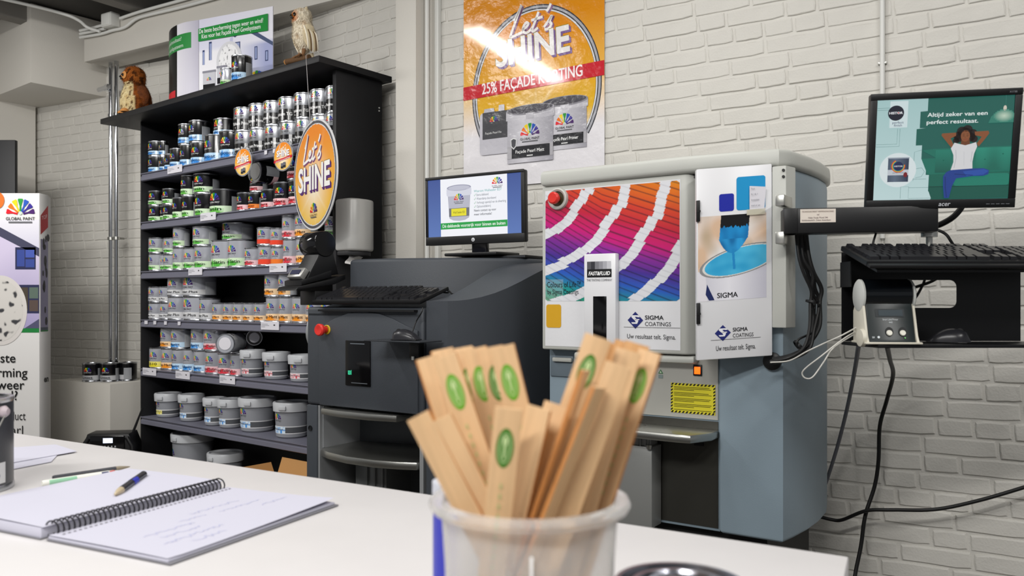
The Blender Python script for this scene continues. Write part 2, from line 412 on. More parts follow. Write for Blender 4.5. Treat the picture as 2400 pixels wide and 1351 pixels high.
WORD = {'kblue': 'black can with a blue band', 'kgreen': 'black can with a green band', 'kred': 'black can with a red band', 'korange': 'black can with an orange band', 'ksilver': 'black can with a silver band',
 'green': 'grey can with a green band', 'red': 'grey can with a red band', 'orange': 'grey can with an orange band', 'blue': 'grey can with a blue band', 'plus': 'grey can with a white band', 'yellow': 'grey can with a yellow band',
 'coral': 'grey can with a plain coral band', 'tang': 'grey can with a plain tangerine band', 'plat': 'silver and black can', 'platp': 'silver and black primer can'}
M_CAN = {'black': mat('can_black', '#0d0d10', .22, coat=.3), 'grey': mat('can_grey', '#b6b8c0', .2, .3, coat=.4), 'plat': mat('can_silver', '#b4b6ba', .27, .9)}
CANM = {}
def can_meshes(sch, d, h):
    d = round(d/.004)*.004; h = round(h/.005)*.005; k = (sch, d, h)
    if k in CANM: return CANM[k], d, h
    body, bc, sp, word, tc = SCH[sch]; R = d/2; B = lin(bc); Sp = lin(sp); rs = random.Random(hash(sch) % 999)
    out = {}
    out['body'] = MB().lathe([(0, .003), (R*.95, .003), (R*.985, .006), (R*.985, h-.006), (R*.9, h-.004)], 28).mesh('body', M_CAN[body])
    out['lid'] = MB().lathe([(R*.985, h-.008), (R*1.01, h-.005), (R*1.01, h-.001), (R*.98, h), (R*.9, h), (R*.88, h-.006), (R*.72, h-.006), (R*.7, h-.003), (0, h-.003)], 28).mesh('lid', M_TIN)
    out['base_rim'] = MB().lathe([(R*.93, 0), (R*1.005, 0), (R*1.005, .005), (R*.985, .008)], 28).mesh('base_rim', M_TIN)
    m = cyl(R*.985); a = Art(); z0, z1 = (.010, h*.34) if body != 'plat' else (.004, h*.5)
    ph = len(sch)
    def bandf(u, v):
        n = noise.noise((u*11+ph*3, v*3.4, ph))+noise.noise((u*26, v*8+ph, 2))*.6
        return mix(B, Sp, (1.15-((u-.42)/.24)**2-((v-.22)/.55)**2)*1.3+n*1.5)
    if body == 'plat': a.field(-PI*R*.97, z0, PI*R*.97, z1, 48, 1, lambda u, v: B)
    else: a.field(-1.15*R, z0, 1.6*R, z1, 34, 6, bandf)
    a.top()
    if body != 'plat':    # product details block round the right side
        gc = lin('#5c5e62') if body == 'black' else lin('#b9bbbf')
        a.field(1.15*R, z0, 2.0*R, h*.72, 8, 1, lambda u, v: lin('#9a9ca0') if body == 'black' else gc)
        a.top()
        for q in range(5): a.rect(1.28*R, h*(.62-.07*q), 1.8*R, h*(.62-.07*q)+.003, '#55575b')
    if word:
        if body == 'plat': a.text(word, 0.1*R, z1*.48, R*.36, tc, bold=.02, align='C', fit=R*1.75); a.rect(-.35*R, z1*.2, .3*R, z1*.32, '#d8d8d8')
        else: a.text(word, -.1*R, z0+(z1-z0)*.36, (z1-z0)*.6, tc, bold=.02, align='C', fit=min(R*1.6, len(word)*R*.2+.25*R))
    out['label'] = a.mesh('label', m, M_INKG)
    a = Art(); lw = R*.86
    a.fan(0, h*(.55 if body != 'plat' else .68), lw, col='#e8e8e8' if body == 'black' else '#232326')
    out['logo'] = a.mesh('logo', m, M_INKG)
    CANM[k] = out; return out, d, h
def put_can(sch, d, h, wpos, rz, label, group=None, name='paint_can'):
    ms, d, h = can_meshes(sch, d, h)
    T = thing(name, label, 'can', wpos, rz, group)
    for k in ('body', 'lid', 'base_rim', 'label', 'logo'): link(k, ms[k], T)
    return T, d, h
def limb(x, y, r):
    c = S2W(x, y); D = math.hypot(c.x, c.y); ph = math.atan2(c.x, c.y)-math.asin(r/D); return CX+F*math.tan(ph)
def solve_x(pxl, y, r):
    lo, hi = -.2, 1.9
    for _ in range(40):
        mid = (lo+hi)/2
        if limb(mid, y, r) < pxl: lo = mid
        else: hi = mid
    return lo
ORD = ['first', 'second', 'third', 'fourth', 'fifth', 'sixth', 'seventh', 'eighth', 'ninth', 'tenth', 'eleventh', 'twelfth', 'thirteenth', 'fourteenth', 'fifteenth', 'sixteenth', 'seventeenth', 'eighteenth']
SHN = ['top shelf', 'second shelf', 'third shelf', 'fourth shelf', 'fifth shelf', 'lowest shelf']
PAILM = {}
def pail_meshes(sch, d, h):
    k = (sch, round(d, 3), round(h, 3))
    if k in PAILM: return PAILM[k]
    bc, sp, word = {'red': ('#f0d6da', '#d6303f', 'Royal Satin'), 'blue': ('#dcebf7', '#2f8fe0', 'Wallpaint'), 'yellow': ('#efe8a0', '#e3d32a', 'Sealer 2510'), 'none': ('#8d8f94', '#8d8f94', '')}[sch]
    R = d/2; tp = .09; B, Sp = lin(bc), lin(sp); out = {}
    rad = lambda z: R*(1-tp)+R*tp*z/h
    out['body'] = MB().lathe([(0, .004), (rad(0)-.006, 0), (rad(0), .006), (rad(h), h-.01)], 36).mesh('body', mat('pail_grey', '#8e9096', .38))
    out['lid'] = MB().lathe([(rad(h), h-.045), (R+.007, h-.045), (R+.009, h-.006), (R+.006, h), (R-.004, h+.001), (R-.008, h-.008), (R*.3, h-.008), (0, h-.008)], 36).mesh('lid', mat('pail_lid', '#bfc1c5', .34))
    out['lid_catch'] = MB().box(-.02, .02, -R-.014, -R-.006, h-.036, h-.014, .003).mesh('lid_catch', mat('pail_lid', '#bfc1c5', .34))
    m = cyl(rad(h*.2), taper=R*tp/h*.9, e0=-R*tp*.18+.0012); a = Art(); z0, z1 = h*.12, h*.34
    a.field(-1.0*R, z0, 1.7*R, z1, 40, 1, lambda u, v: lin('#dcdcde'))
    a.top().field(-.2*R, z0+.005, 1.65*R, z1-.005, 30, 1, lambda u, v: lin('#56585c'))
    a.top().field(-.98*R, z0+.003, .1*R, z1-.003, 18, 6, lambda u, v: mix(B, Sp, noise.noise((u*6, v*3, 4))*3+.5-abs(u-.55)*1.6-abs(v-.4)))
    a.top()
    if word: a.text(word, -.45*R, z0+(z1-z0)*.5, (z1-z0)*.34, '#15233c', bold=.012, align='C', fit=R*.85)
    if sch != 'none': out['label'] = a.mesh('label', m, M_INK)
    a = Art(); a.fan(-.45*R, h*.53, R*.6); out['logo'] = a.mesh('logo', m, M_INKG)
    PAILM[k] = out; return out
def put_pail(sch, d, h, pos, rz, label, group=None):
    T = thing('paint_pail', label, 'bucket', pos, rz, group)
    for k, me in pail_meshes(sch, d, h).items(): link(k, me, T)
    return T
# rows: (scheme, left limb column, top row, bottom row) for fronts; second tier stands on the first
R1 = [ # shelf, list of (scheme, xL, ytop, ybot[, dmax])
 (0, [('kblue', 334.7, 365, 404), ('kblue', 355.6, 363.5, 401), ('kblue', 374.7, 358, 398), ('kblue', 396.6, 344, 392), ('kblue', 416.9, 335, 387), ('kblue', 440.8, 330, 382), ('kblue', 471.7, 313, 377), ('kblue', 511.9, 303, 368),
   ('platp', 547.3, 304, 362), ('platp', 582.5, 298, 356), ('platp', 616.7, 290, 349), ('plat', 652, 281.5, 340), ('plat', 689.7, 274, 335), ('plat', 722.5, 264, 325), ('plat', 763, 257, 318, .105)]),
 (1, [('kgreen', 337.3, 479, 516), ('kgreen', 357.8, 478, 514.5), ('kgreen', 380.3, 476, 512), ('kgreen', 401.4, 460, 509), ('kgreen', 423, 456, 507), ('kgreen', 446.4, 451, 503), ('kgreen', 485, 436, 494, .19),
   ('kred', 553.3, 448, 492), ('korange', 579.4, 446, 486.5), ('kred', 604, 440.5, 484), ('kred', 638.6, 422.6, 480), ('kred', 672.4, 418.7, 477, .125), ('kred', 712, 415, 470, .12), ('kred', 748, 410, 463, .11)]),
 (2, [('green', 339, 594.6, 634), ('green', 361.2, 594.6, 633), ('green', 381.7, 594, 632), ('green', 401.4, 579, 631), ('green', 423.3, 578, 629), ('green', 450.6, 573.5, 627), ('green', 483.8, 562, 625.6), ('green', 532, 558, 622, .15),
   ('red', 571.2, 578, 622.5), ('coral', 601.8, 574.5, 621), ('tang', 633.3, 574.5, 618.5), ('red', 658.6, 557, 617), ('orange', 687.4, 557, 617), ('green', 725.2, 551, 612), ('green', 763.3, 548.4, 608, .1)]),
 (3, [('plus', 342.2, 710.6, 749.5), ('plus', 363, 710.6, 749.5), ('plus', 387.7, 697.7, 751), ('plus', 417.3, 695.8, 750), ('plus', 465.4, 697, 749.5), ('orange', 495.7, 709.5, 752.4), ('orange', 518, 709.5, 752.6), ('orange', 543.6, 709, 753), ('orange', 566, 709, 753), ('orange', 590.6, 709, 753.5),
   ('orange', 619, 696, 754), ('orange', 651.7, 696, 755), ('orange', 678.7, 696, 755.5), ('orange', 712, 696, 756, .12), ('orange', 748, 696, 757, .11)]),
 (4, [('yellow', 348, 814, 862), ('orange', 373.6, 816, 864), ('blue', 400.6, 816, 866), ('blue', 426.5, 818, 869.7), ('blue', 448, 821.6, 873.4), ('red', 476.5, 823.5, 875), ('red', 508, 825.3, 877), ('red', 537.5, 827, 879, .085)])]
R2 = {0: [('kblue', 334.7, 328, 363), ('kblue', 372.5, 320, 356), ('kblue', 416.4, 284.7, 333.5), ('kblue', 439.4, 277.7, 329), ('kblue', 476, 284, 313),
        ('platp', 546.2, 249.5, 304), ('platp', 581.5, 241, 298), ('platp', 615.7, 232, 290), ('plat', 650, 222.5, 281.5), ('plat', 688.3, 214, 274), ('plat', 722.5, 204, 264), ('plat', 763, 194.5, 257, .105)],
      1: [('kgreen', 337.3, 442.8, 478), ('kgreen', 379.7, 436.6, 475), ('kgreen', 422.5, 406, 455), ('kgreen', 446.4, 402, 450), ('kred', 584.8, 409.3, 444), ('kred', 672.4, 398, 416)],
      2: [('green', 339, 556.7, 593), ('green', 382.6, 554, 592), ('green', 401.4, 529.4, 575), ('green', 450.6, 525.7, 572), ('green', 497, 530, 561), ('coral', 601.8, 532, 574.5), ('coral', 632, 529, 573), ('red', 658.6, 500, 556), ('orange', 687.4, 497, 555), ('green', 745, 513, 550)],
      3: [('plus', 342.2, 671.8, 709), ('plus', 363, 671, 709), ('plus', 387.7, 649.6, 696), ('plus', 416.5, 648.8, 696), ('orange', 619, 639, 694), ('orange', 651.7, 638.5, 692)],
      4: [('orange', 374.7, 768, 814), ('blue', 399.5, 768, 815), ('blue', 445, 769, 821.6), ('red', 475.7, 770, 821.6), ('red', 505, 771.7, 821.6)]}
S_FACT = lambda px: .786+(px-CX)/F*.618
for si, row in R1:
    placed = []
    for i, c in enumerate(row):
        sch, xl, yt, yb = c[:4]; Y0 = S2W(shelf_x(xl, .05), .05).y
        if i+1 < len(row):
            s = (row[i+1][1]-xl)*Y0/(F*S_FACT(xl)); d = min(s*.985, c[4] if len(c) > 4 else 9)
            if c[0] == 'plus' and xl > 460: d = .115
        else: d = c[4]
        d = min(d, .24); h = (yb-yt)/F*(Y0+d*.3); r = d/2+.002; yo = .012+r
        x = max(.0135+r, min(solve_x(xl, yo, r), 1.77-r))
        if placed and x-r < placed[-1][0]+placed[-1][2]: # keep clear of the neighbour by standing a touch further back or forward
            r = max(.03, (x+r-(placed[-1][0]+placed[-1][2]))/2-.0005); x = placed[-1][0]+placed[-1][2]+r+.0005
            if x+r > 1.77: r = (1.77-placed[-1][0]-placed[-1][2])/2-.001; x = 1.769-r
            d = 2*r-.004
        ms, dq, hq = can_meshes(sch, d, h)
        T, dq, hq = put_can(sch, d, h, S2W(x, yo, SH[si]+.0012), A_S+.2+rb.uniform(-.22, .2), '%s, %s from left in lower row of %s' % (WORD[sch], ORD[i], SHN[si]), 'paint cans on the shelves')
        placed.append((x, yo, dq/2, hq))
    ups = []
    for j, c in enumerate(R2.get(si, [])):
        sch, xl, yt, yb = c[:4]; n = len(R2[si])
        # stand on the lower can nearest beneath
        best = min(placed, key=lambda q: abs(limb(q[0], q[1], q[2])-xl)); d = best[2]*2
        Y0 = S2W(best[0], best[1]).y; h = max(.09, (yb-yt)/F*Y0) if yb-yt > 34 else best[3]
        x = best[0]+max(-.03, min(.03, (xl-limb(best[0], best[1], best[2]))*Y0/(F*.6))); yy = best[1]
        if (sch, xl) in (('kblue', 476), ('green', 497), ('green', 745)): yy += .06; h = .1
        if (sch, xl) == ('red', 505): yy += .10; h = .1
        x = max(x, .0135+d/2)
        if ups and x-d/2 < ups[-1]: x = ups[-1]+d/2+.001
        T, dq, hq = put_can(sch, d, h, S2W(x, yy, SH[si]+best[3]+.0024), A_S+.2+rb.uniform(-.22, .2), '%s, %s from left in upper row of %s' % (WORD[sch], ORD[j], SHN[si]), 'paint cans on the shelves')
        ups.append(x+dq/2)
def pailrow(si, items, note):
    for k, (sch, xl, xr, yt, yb) in enumerate(items):
        Y0 = S2W(shelf_x((xl+xr)/2, .1), .1).y; d = (xr-xl)/F*Y0*.97-.018; h = (yb-yt)/F*Y0*.95; yo = .014+d/2+.009
        d = min(d, .23); yo = .014+d/2+.009; h = min(h, .20)
        x = solve_x(xl, yo, d/2+.009)
        put_pail(sch, d, h, S2W(x, yo, SH[si]+.0012), A_S+.5+rb.uniform(-.1, .1), note % ORD[k], 'paint pails on the shelves')
pailrow(4, [('red', 561, 622, 818, 884), ('red', 613.6, 681, 822, 888), ('red', 674, 745, 828, 894)], 'grey plastic paint pail with red label, %s from left on the fifth shelf')
pailrow(5, [('yellow', 360.7, 424, 915, 973), ('blue', 416, 478, 920, 985), ('blue', 474, 530, 925, 992), ('blue', 508, 572, 931, 1001), ('blue', 557, 648, 935, 1017), ('blue', 639, 728, 943, 1029)], 'grey plastic paint pail, %s from left on the lowest grey shelf')
# ================================================================ things on and beside the shelving
def owl_mesh(name, prof, sx, sy, colf, amp, m, nu=48):
    """body and head of one piece: radius profile (radius, height, forward shift), coloured by place"""
    pr = [(p.x, p.y, p.z) for p in catmull([(a, b, c) for a, b, c in prof], 5)]; vs, fs = [], []
    for r, z, fw in pr:
        for k in range(nu):
            a = 2*PI*k/nu; v = Vector((r*sx*math.sin(a), -r*sy*math.cos(a)-fw, z)); n = noise.noise(v*60)*amp+noise.noise(v*170)*amp*.6
            v += Vector((math.sin(a), -math.cos(a), .2))*n*(1 if r > .005 else 0); vs.append(v)
    for j in range(len(pr)-1):
        for k in range(nu): fs.append((j*nu+k, j*nu+(k+1) % nu, (j+1)*nu+(k+1) % nu, (j+1)*nu+k))
    me = bpy.data.meshes.new(name); me.from_pydata(vs, [], fs); me.materials.append(m)
    at = me.color_attributes.new('Col', 'FLOAT_COLOR', 'POINT')
    for i, v in enumerate(vs): at.data[i].color = (*colf(v), 1)
    for p in me.polygons: p.use_smooth = True
    me.update(); return me
def fur(name, me, T, colf, n, L, wd, m, droop=.6, seed=1):
    rs = random.Random(seed); vs, fs, cs = [], [], []; polys = list(me.polygons)
    for _ in range(n):
        p = rs.choice(polys); c = p.center+Vector((rs.uniform(-1, 1), rs.uniform(-1, 1), rs.uniform(-1, 1)))*.004; nr = p.normal
        d = (nr*.55+Vector((0, 0, -droop))+Vector((rs.uniform(-1, 1), rs.uniform(-1, 1), rs.uniform(-1, 1)))*.35).normalized(); s = d.cross(nr)
        if s.length < 1e-4: continue
        s.normalize(); l = L*rs.uniform(.6, 1.3); k = len(vs)
        vs += [c-s*wd, c+s*wd, c+d*l]; fs.append((k, k+1, k+2)); col = colf(c); q = rs.uniform(.75, 1.2); cs += [tuple(min(1, x*q) for x in col)]*3
    mm = bpy.data.meshes.new(name); mm.from_pydata(vs, [], fs); mm.materials.append(m)
    at = mm.color_attributes.new('Col', 'FLOAT_COLOR', 'POINT')
    for i, c in enumerate(cs): at.data[i].color = (*c, 1)
    mm.update(); o = link(name, mm, T); o['kind'] = 'stuff'; return o
M_FUR = ink('soft_fur', .95, spec=.1)
TOPZ = 2.1912
# brown plush owl, facing out to the side
q = S2W(shelf_x(319, -.03), -.03, TOPZ+.007)
T = thing('plush_owl', 'brown plush owl with speckled cream belly sitting on the shelf top beside the pipes', 'toy', q, math.radians(-52))
BRN, DBR, CRM = lin('#8a4a1e'), lin('#4a2812'), lin('#d8c79a')
def c_owl(v):
    a = math.atan2(v.x, -v.y); n = noise.noise(v*40)
    if v.z > .185: return mix(mix(BRN, lin('#b06a30'), n+.4), DBR, 1 if (abs(a) > .55 and n > .15) else 0)
    if abs(a) < 1.25-(v.z-.06)*1.2:
        s = noise.noise((v.x*90, v.y*90, v.z*60)); return DBR if s > .30 else mix(CRM, lin('#b99a62'), n+.2)
    return mix(BRN, DBR, n*1.6+.5)
me = owl_mesh('body', [(0, .0, 0), (.066, .004, .0), (.094, .05, .0), (.092, .10, .0), (.076, .15, .0), (.060, .178, .006), (.068, .205, .010), (.066, .245, .010), (.042, .276, .008), (.0, .285, .006)], 1, .92, c_owl, .003, M_FUR)
link('body', me, T); fur('plush_pile', me, T, c_owl, 5000, .011, .0012, M_FUR)
for s in (-1, 1):
    w_ = MB().lathe([(0, 0), (.03, .03), (.04, .08), (.032, .12), (0, .14)], 14, M=Matrix.Translation((s*.086, .016, .03)) @ Matrix.Rotation(s*-.12, 4, 'Y') @ Matrix.Diagonal((.42, 1, 1, 1)))
    me = w_.mesh('wing', mat('plush_brown', '#6d3a18', .95, bump=.8, bscale=160, var=.3, vscale=40)); link('wing', me, T)
    MB().lathe([(0, .0), (.02, .002), (.022, .006), (0, .012)], 16, M=Matrix.Translation((s*.026, -.068, .222)) @ Matrix.Rotation(PI/2, 4, 'X') @ Matrix.Rotation(s*.35, 4, 'Y')).build('eye_patch', mat('plush_tan', '#c98a4c', .95), T)
    MB().lathe([(0, -.008), (.008, -.004), (.0095, .002), (0, .012)], 14, M=Matrix.Translation((s*.026, -.078, .222)) @ Matrix.Rotation(PI/2, 4, 'X')).build('eye', M_GLOSSB, T)
    MB().lathe([(0, 0), (.024, .004), (.026, .012), (.015, .022), (0, .024)], 14, M=Matrix.Translation((s*.034, -.07, 0))).build('foot', mat('plush_tan', '#c98a4c', .95), T)
    MB().lathe([(.02, 0), (.012, .014), (0, .026)], 10, M=Matrix.Translation((s*.034, -.006, .252)) @ Matrix.Rotation(s*.35, 4, 'Y')).build('ear_tuft', mat('plush_brown', '#6d3a18', .95), T)
MB().lathe([(.009, 0), (.006, .008), (0, .02)], 10, M=Matrix.Translation((0, -.076, .212)) @ Matrix.Rotation(2.4, 4, 'X')).build('beak', mat('beak_dark', '#2a2018', .5), T)
# white mounted owl on a branch
q = S2W(shelf_x(712, -.085), -.085, TOPZ)
T = thing('mounted_owl', 'pale mounted owl with orange face perched on a branch stub on the shelf top', 'owl', q, math.radians(-50))
WH, TAN = lin('#e9dfca'), lin('#b58f5e')
def c_owl2(v):
    n = noise.noise(v*26)+noise.noise(v*70)*.5
    if v.z > .186 and math.hypot(v.x, v.z-.212) < .034 and v.y < -.015: return mix(lin('#d9822c'), WH, (math.hypot(v.x, v.z-.212)/.034)**2)
    return mix(WH, TAN, max(0, n*.9-.12))
me = owl_mesh('body', [(0, .052, -.0), (.014, .056, -.0), (.032, .078, 0), (.050, .112, .0), (.055, .148, .0), (.046, .178, .004), (.044, .2, .010), (.045, .226, .010), (.030, .246, .008), (0, .252, .006)], 1, .9, c_owl2, .004, M_FUR)
link('body', me, T); fur('plumage', me, T, c_owl2, 6000, .012, .0015, M_FUR, droop=.9, seed=4)
for s in (-1, 1):
    g = MB()
    W_ = link('wing', MB().lathe([(0, 0), (.022, .03), (.03, .07), (.02, .1), (0, .112)], 14, M=Matrix.Translation((s*.046, .0, .062)) @ Matrix.Rotation(s*.1, 4, 'Y') @ Matrix.Diagonal((.35, 1.1, 1.0, 1))).mesh('wing', mat('plume_tan', '#d9c9a8', .9, bump=.6, bscale=120, var=.2, vscale=30)), T)
    for k in range(7):
        y0 = -.024+k*.008; pts = [(s*(.056-.0006*k), y0-.002, .158-.003*k), (s*(.066), y0+.004, .125), (s*.062, y0+.014, .088), (s*.046, y0+.024, .045+.004*abs(k-3))]
        f = MB().tube(catmull(pts, 4), [.0035]*4+[.0045]*4+[.004]*4+[.0015], 6, M=None)
        f.build('flight_feather', mat('feather_%d' % (k % 3), ('#efe6d2', '#d8c8a6', '#7d6648')[k % 3 if s < 0 or k < 5 else 2], .8), W_)
    MB().tube([(s*.016, -.004, .085), (s*.019, -.010, .045), (s*.022, -.018, .026)], [.014, .008, .006], 8).build('leg', mat('leg_brown', '#7a5636', .8, bump=.5, bscale=90), T)
    for k in (-1, 0, 1): MB().tube(catmull([(s*.022, -.018, .028), (s*.022+k*.010, -.032, .031), (s*.022+k*.013, -.044, .022)], 4), [.004]*8+[.0015], 6).build('talon', mat('leg_brown', '#7a5636', .8), T)
    MB().lathe([(0, -.006), (.007, -.004), (.009, .001), (0, .007)], 14, M=Matrix.Translation((s*.016, -.055, .214)) @ Matrix.Rotation(PI/2, 4, 'X')).build('eye', M_GLOSSB, T)
    MB().lathe([(.012, 0), (.007, .010), (0, .02)], 8, M=Matrix.Translation((s*.03, -.004, .240)) @ Matrix.Rotation(s*.6, 4, 'Y')).build('ear_tuft', mat('plume_tan', '#d9c9a8', .9), T)
MB().lathe([(.005, 0), (.004, .006), (0, .016)], 8, M=Matrix.Translation((0, -.056, .204)) @ Matrix.Rotation(2.6, 4, 'X')).build('beak', mat('beak_dark', '#2a2018', .5), T)
MB().tube([(.0, .03, .05), (0, .045, .02), (.0, .05, -.0)], [.018, .012, .006], 8).build('tail', mat('plume_tan', '#d9c9a8', .9), T)
br_ = MB().tube([(-.075, -.05, .0145), (.06, .0, .0145)], .014, 14).build('branch', mat('bark', '#5b4026', .85, bump=.8, bscale=70), T)
MB().lathe([(0, 0), (.0135, 0), (.0135, .002), (0, .002)], 16, M=Matrix.Translation((-.0752, -.0501, .0145)) @ Matrix.Rotation(-PI/2, 4, 'Y') @ Matrix.Rotation(-.35, 4, 'X')).build('cut_end', mat('cut_wood', '#c98a4a', .7), br_)
# folded card display with the facade advert
O1 = S2W(.68, -.027, TOPZ); O2 = S2W(1.173, .097, TOPZ); d = O2-O1; pw, ph = d.length, .43
T = thing('card_display', 'folded cardboard display with green banner and house picture on top of the shelving', 'sign', O1, math.atan2(d.y, d.x))
L_ = loc_of(T)
MB().box(0, pw, 0, .004, 0, ph).build('front_panel', mat('card_white', '#dcdbe2', .55), T)
lf = [L_(S2W(x, y, TOPZ)) for x, y in ((.68, -.027), (.60, -.052), (.52, -.058), (.43, -.046), (.34, -.01), (.27, .045), (.235, .10))]
lf = catmull(lf, 4); n = len(lf); vs = []
for p in lf: vs += [(p.x-.002, p.y, 0), (p.x-.002, p.y, ph)]
sp = link('side_panel', (lambda m_: m_)(MB().faces(vs+[(x, y+.003, z) for x, y, z in vs], [(2*k, 2*k+1, 2*k+3, 2*k+2) for k in range(n-1)]+[(2*n+2*k, 2*n+2*k+2, 2*n+2*k+3, 2*n+2*k+1) for k in range(n-1)]).mesh('side_panel', mat('card_white', '#dcdbe2', .55))), T)
ln = [0]
for a, b in zip(lf, lf[1:]): ln.append(ln[-1]+(b-a).length)
def m_side(u, v, l):   # u runs from the outer edge (0) to the fold
    s = ln[-1]-u; k = 0
    while k < n-2 and ln[k+1] < s: k += 1
    t = (s-ln[k])/(ln[k+1]-ln[k]); p = lf[k]+(lf[k+1]-lf[k])*t; dd = (lf[k]-lf[k+1]).normalized(); nn = Vector((dd.y, -dd.x, 0))
    return Vector((p.x-.002, p.y, v))+nn*(.001+l*.0005)
a = Art(); LL = ln[-1]
SKY1, SKY2 = lin('#e6e4f2'), lin('#c9cbe6')
a.field(0, 0, LL*.66, ph, 24, 1, lambda u, v: lin('#141414')); a.field(LL*.66, 0, LL, ph, 10, 1, lambda u, v: mix(lin('#e8e6ee'), lin('#b9b6c6'), u))
a.top().field(0, ph*.66, LL*.9, ph*.86, 24, 1, lambda u, v: lin('#2f8a43')); a.field(0, .01, LL*.62, .07, 20, 1, lambda u, v: lin('#c8202c'))
a.top().text('Het mooiste eindresultaat?', LL*.05, ph*.78, .03, '#dfe9df', fit=LL*.7); a.text('Kies voor Verfsysteem', LL*.12, ph*.69, .03, '#dfe9df', fit=LL*.66)
a.disc(LL*.1, ph*.32, .03, .05, '#2f8a43', 20); a.text('ECO', LL*.03, ph*.3, .03, '#e8e8e8', bold=.02); a.text('100% LAB', LL*.1, .043, .022, '#f0d0d0', bold=.01); a.text('GEPRODUCEERD!', LL*.05, .016, .022, '#f0d0d0', bold=.01, fit=LL*.5)
a.build('side_print', sp, m_side, M_INK)
a = Art(); X = lambda px: (px-467)/173*pw   # picture column to panel
def house(u, v):
    return mix(lin('#f1f0f6'), lin('#aab0d6'), (u-.45)*2.2) if v < .62 else mix(lin('#dcdcee'), lin('#eeedf6'), u)
a.field(0, 0, pw, ph, 40, 16, house)
a.top().poly([(pw*.5, .30), (pw*.62, .335), (pw, .225), (pw, .245), (pw*.63, .36), (pw*.47, .31)], '#55607e')
a.poly([(pw*.43, .0), (pw*.47, .0), (pw*.47, .31), (pw*.43, .3)], '#c5c8e2')
for x0, y0, x1, y1 in ((.5, .2, .57, .275), (.76, .165, .80, .235), (.9, .15, .94, .205), (.76, .01, .84, .09), (.9, .01, .97, .09), (.14, .2, .18, .3), (.05, .18, .08, .26)):
    a.rect(pw*x0, y0, pw*x1, y1, '#3f4a72'); 
a.top()
for x0, y0, x1, y1 in ((.515, .205, .56, .27), (.77, .17, .793, .23), (.91, .155, .933, .2), (.775, .015, .83, .08), (.91, .015, .96, .08), (.15, .2, .18, .29), (.055, .18, .08, .25)): a.rect(pw*x0, y0, pw*x1, y1, '#9aa5cc')
a.rect(pw*.66, .33, pw*.72, .375, '#b9bfda')
a.top().disc(pw*.42, .185, .088, .10, '#d9d9de', 40); a.top().field(pw*.42-.07, .10, pw*.42+.07, .27, 44, 44, lambda u, v: mix(lin('#f2f2f4'), lin('#56565c'), noise.noise((u*13, v*13, 1))*3.2-1.0+(v-.5)*.2), mask=lambda u, v: (u-.5)**2+(v-.5)**2 < .24)
for i, (x, y, rx, h) in enumerate(((.06, .035, .055, .11), (.26, .06, .042, .1))):
    x0 = pw*x; a.top().rrect(x0, y, x0+rx*1.6, y+h, .006, '#c9c9d0'); a.top().rect(x0+.002, y+.004, x0+rx*1.6-.002, y+.036, '#1a1a1e'); a.rect(x0-.003, y+h-.012, x0+rx*1.6+.003, y+h, '#8d8d98'); a.fan(x0+rx*.8, y+.055, .034, txt=False)
a.top(); a.l += 1
a.poly([(0, .31), (pw*.945, .305), (pw*.945, .394), (0, .379)], '#2f9145')
a.top().text('De beste bescherming tegen weer en wind?', pw*.015, .352, .034, '#f4f8f4', bold=.012, fit=pw*.87); a.text('Kies voor het Façade Pearl Gevelsysteem', pw*.05, .322, .034, '#f4f8f4', bold=.012, fit=pw*.8)
a.l += 1; a.fan(pw*.8, .05, .1, txt=False)
a.build('front_print', T, front(0, 0, 0), M_INKG)
# two real cans standing before the card display
put_can('green', .084, .095, S2W(shelf_x(536, -.055), -.055, TOPZ), A_S, 'small grey can with green label standing before the card display on the shelf top')
put_can('kblue', .104, .135, S2W(shelf_x(567, -.06), -.06, TOPZ), A_S+.2, 'black can with blue label standing before the card display on the shelf top')
# round hanging sign and two little shelf wobblers
def shine_art(R, small=False):
    a = Art(); O_, Y_ = lin('#ee8a1c'), lin('#f0c040')
    def ray(u, v):
        x, y = (u-.5)*2, (v-.5)*2; r = math.hypot(x, y+.25); an = math.atan2(y+.25, x)
        c = mix(Y_, O_, .5+.6*y); g = max(0, 1-r*1.05)**1.5; st = max(0, math.sin(an*7)*.5+math.sin(an*17+1)*.5)**3*.22*max(0, 1-r*.7)
        return mix(c, lin('#fdf6e0'), g+st)
    a.disc(0, 0, R, R, '#e4e4e6', 64); a.top().ring(0, 0, R*.985, R*.985, R*.05, '#55555c', 64); a.ring(0, 0, R*.94, R*.94, R*.02, '#f0f0f2', 64)
    a.top().field(-R*.92, -R*.92, R*.92, R*.92, 90, 90, ray, mask=lambda u, v: (u-.5)**2+(v-.5)**2 < .248)
    return a
def lets(a, x, y, k, col, wd):
    """script Let's drawn as strokes, about 1 k wide"""
    S = [[(0.02, .5), (.10, .78), (.12, .9), (.06, .5), (.0, .12), (.02, .06), (.14, .10), (.24, .14)], [(.22, .2), (.3, .26), (.33, .34), (.28, .38), (.24, .28), (.26, .14), (.34, .1), (.42, .2)],
         [(.50, .62), (.46, .36), (.43, .18), (.46, .1), (.54, .18)], [(.38, .42), (.5, .44), (.6, .46)], [(.72, .78), (.70, .68), (.66, .58)], [(.66, .16), (.74, .34), (.78, .44), (.76, .3), (.80, .2), (.76, .1), (.68, .09)]]
    for st in S: a.stroke([(x+p*k+(q-.3)*k*.12, y+q*k*.62) for p, q in st], wd, col, 6)
SC_ = P(737, 410, 3.65); SR = .248
T = thing('hanging_sign', 'large round orange sign hanging on a wire from the shelf top corner', 'sign', SC_, math.atan2(-.809, .588))
MB().lathe([(0, 0), (SR, 0), (SR, .005), (0, .005)], 64, M=Matrix.Rotation(-PI/2, 4, 'X')).build('disc', mat('foam_board', '#e4e4e6', .4), T)
a = shine_art(SR*.985)
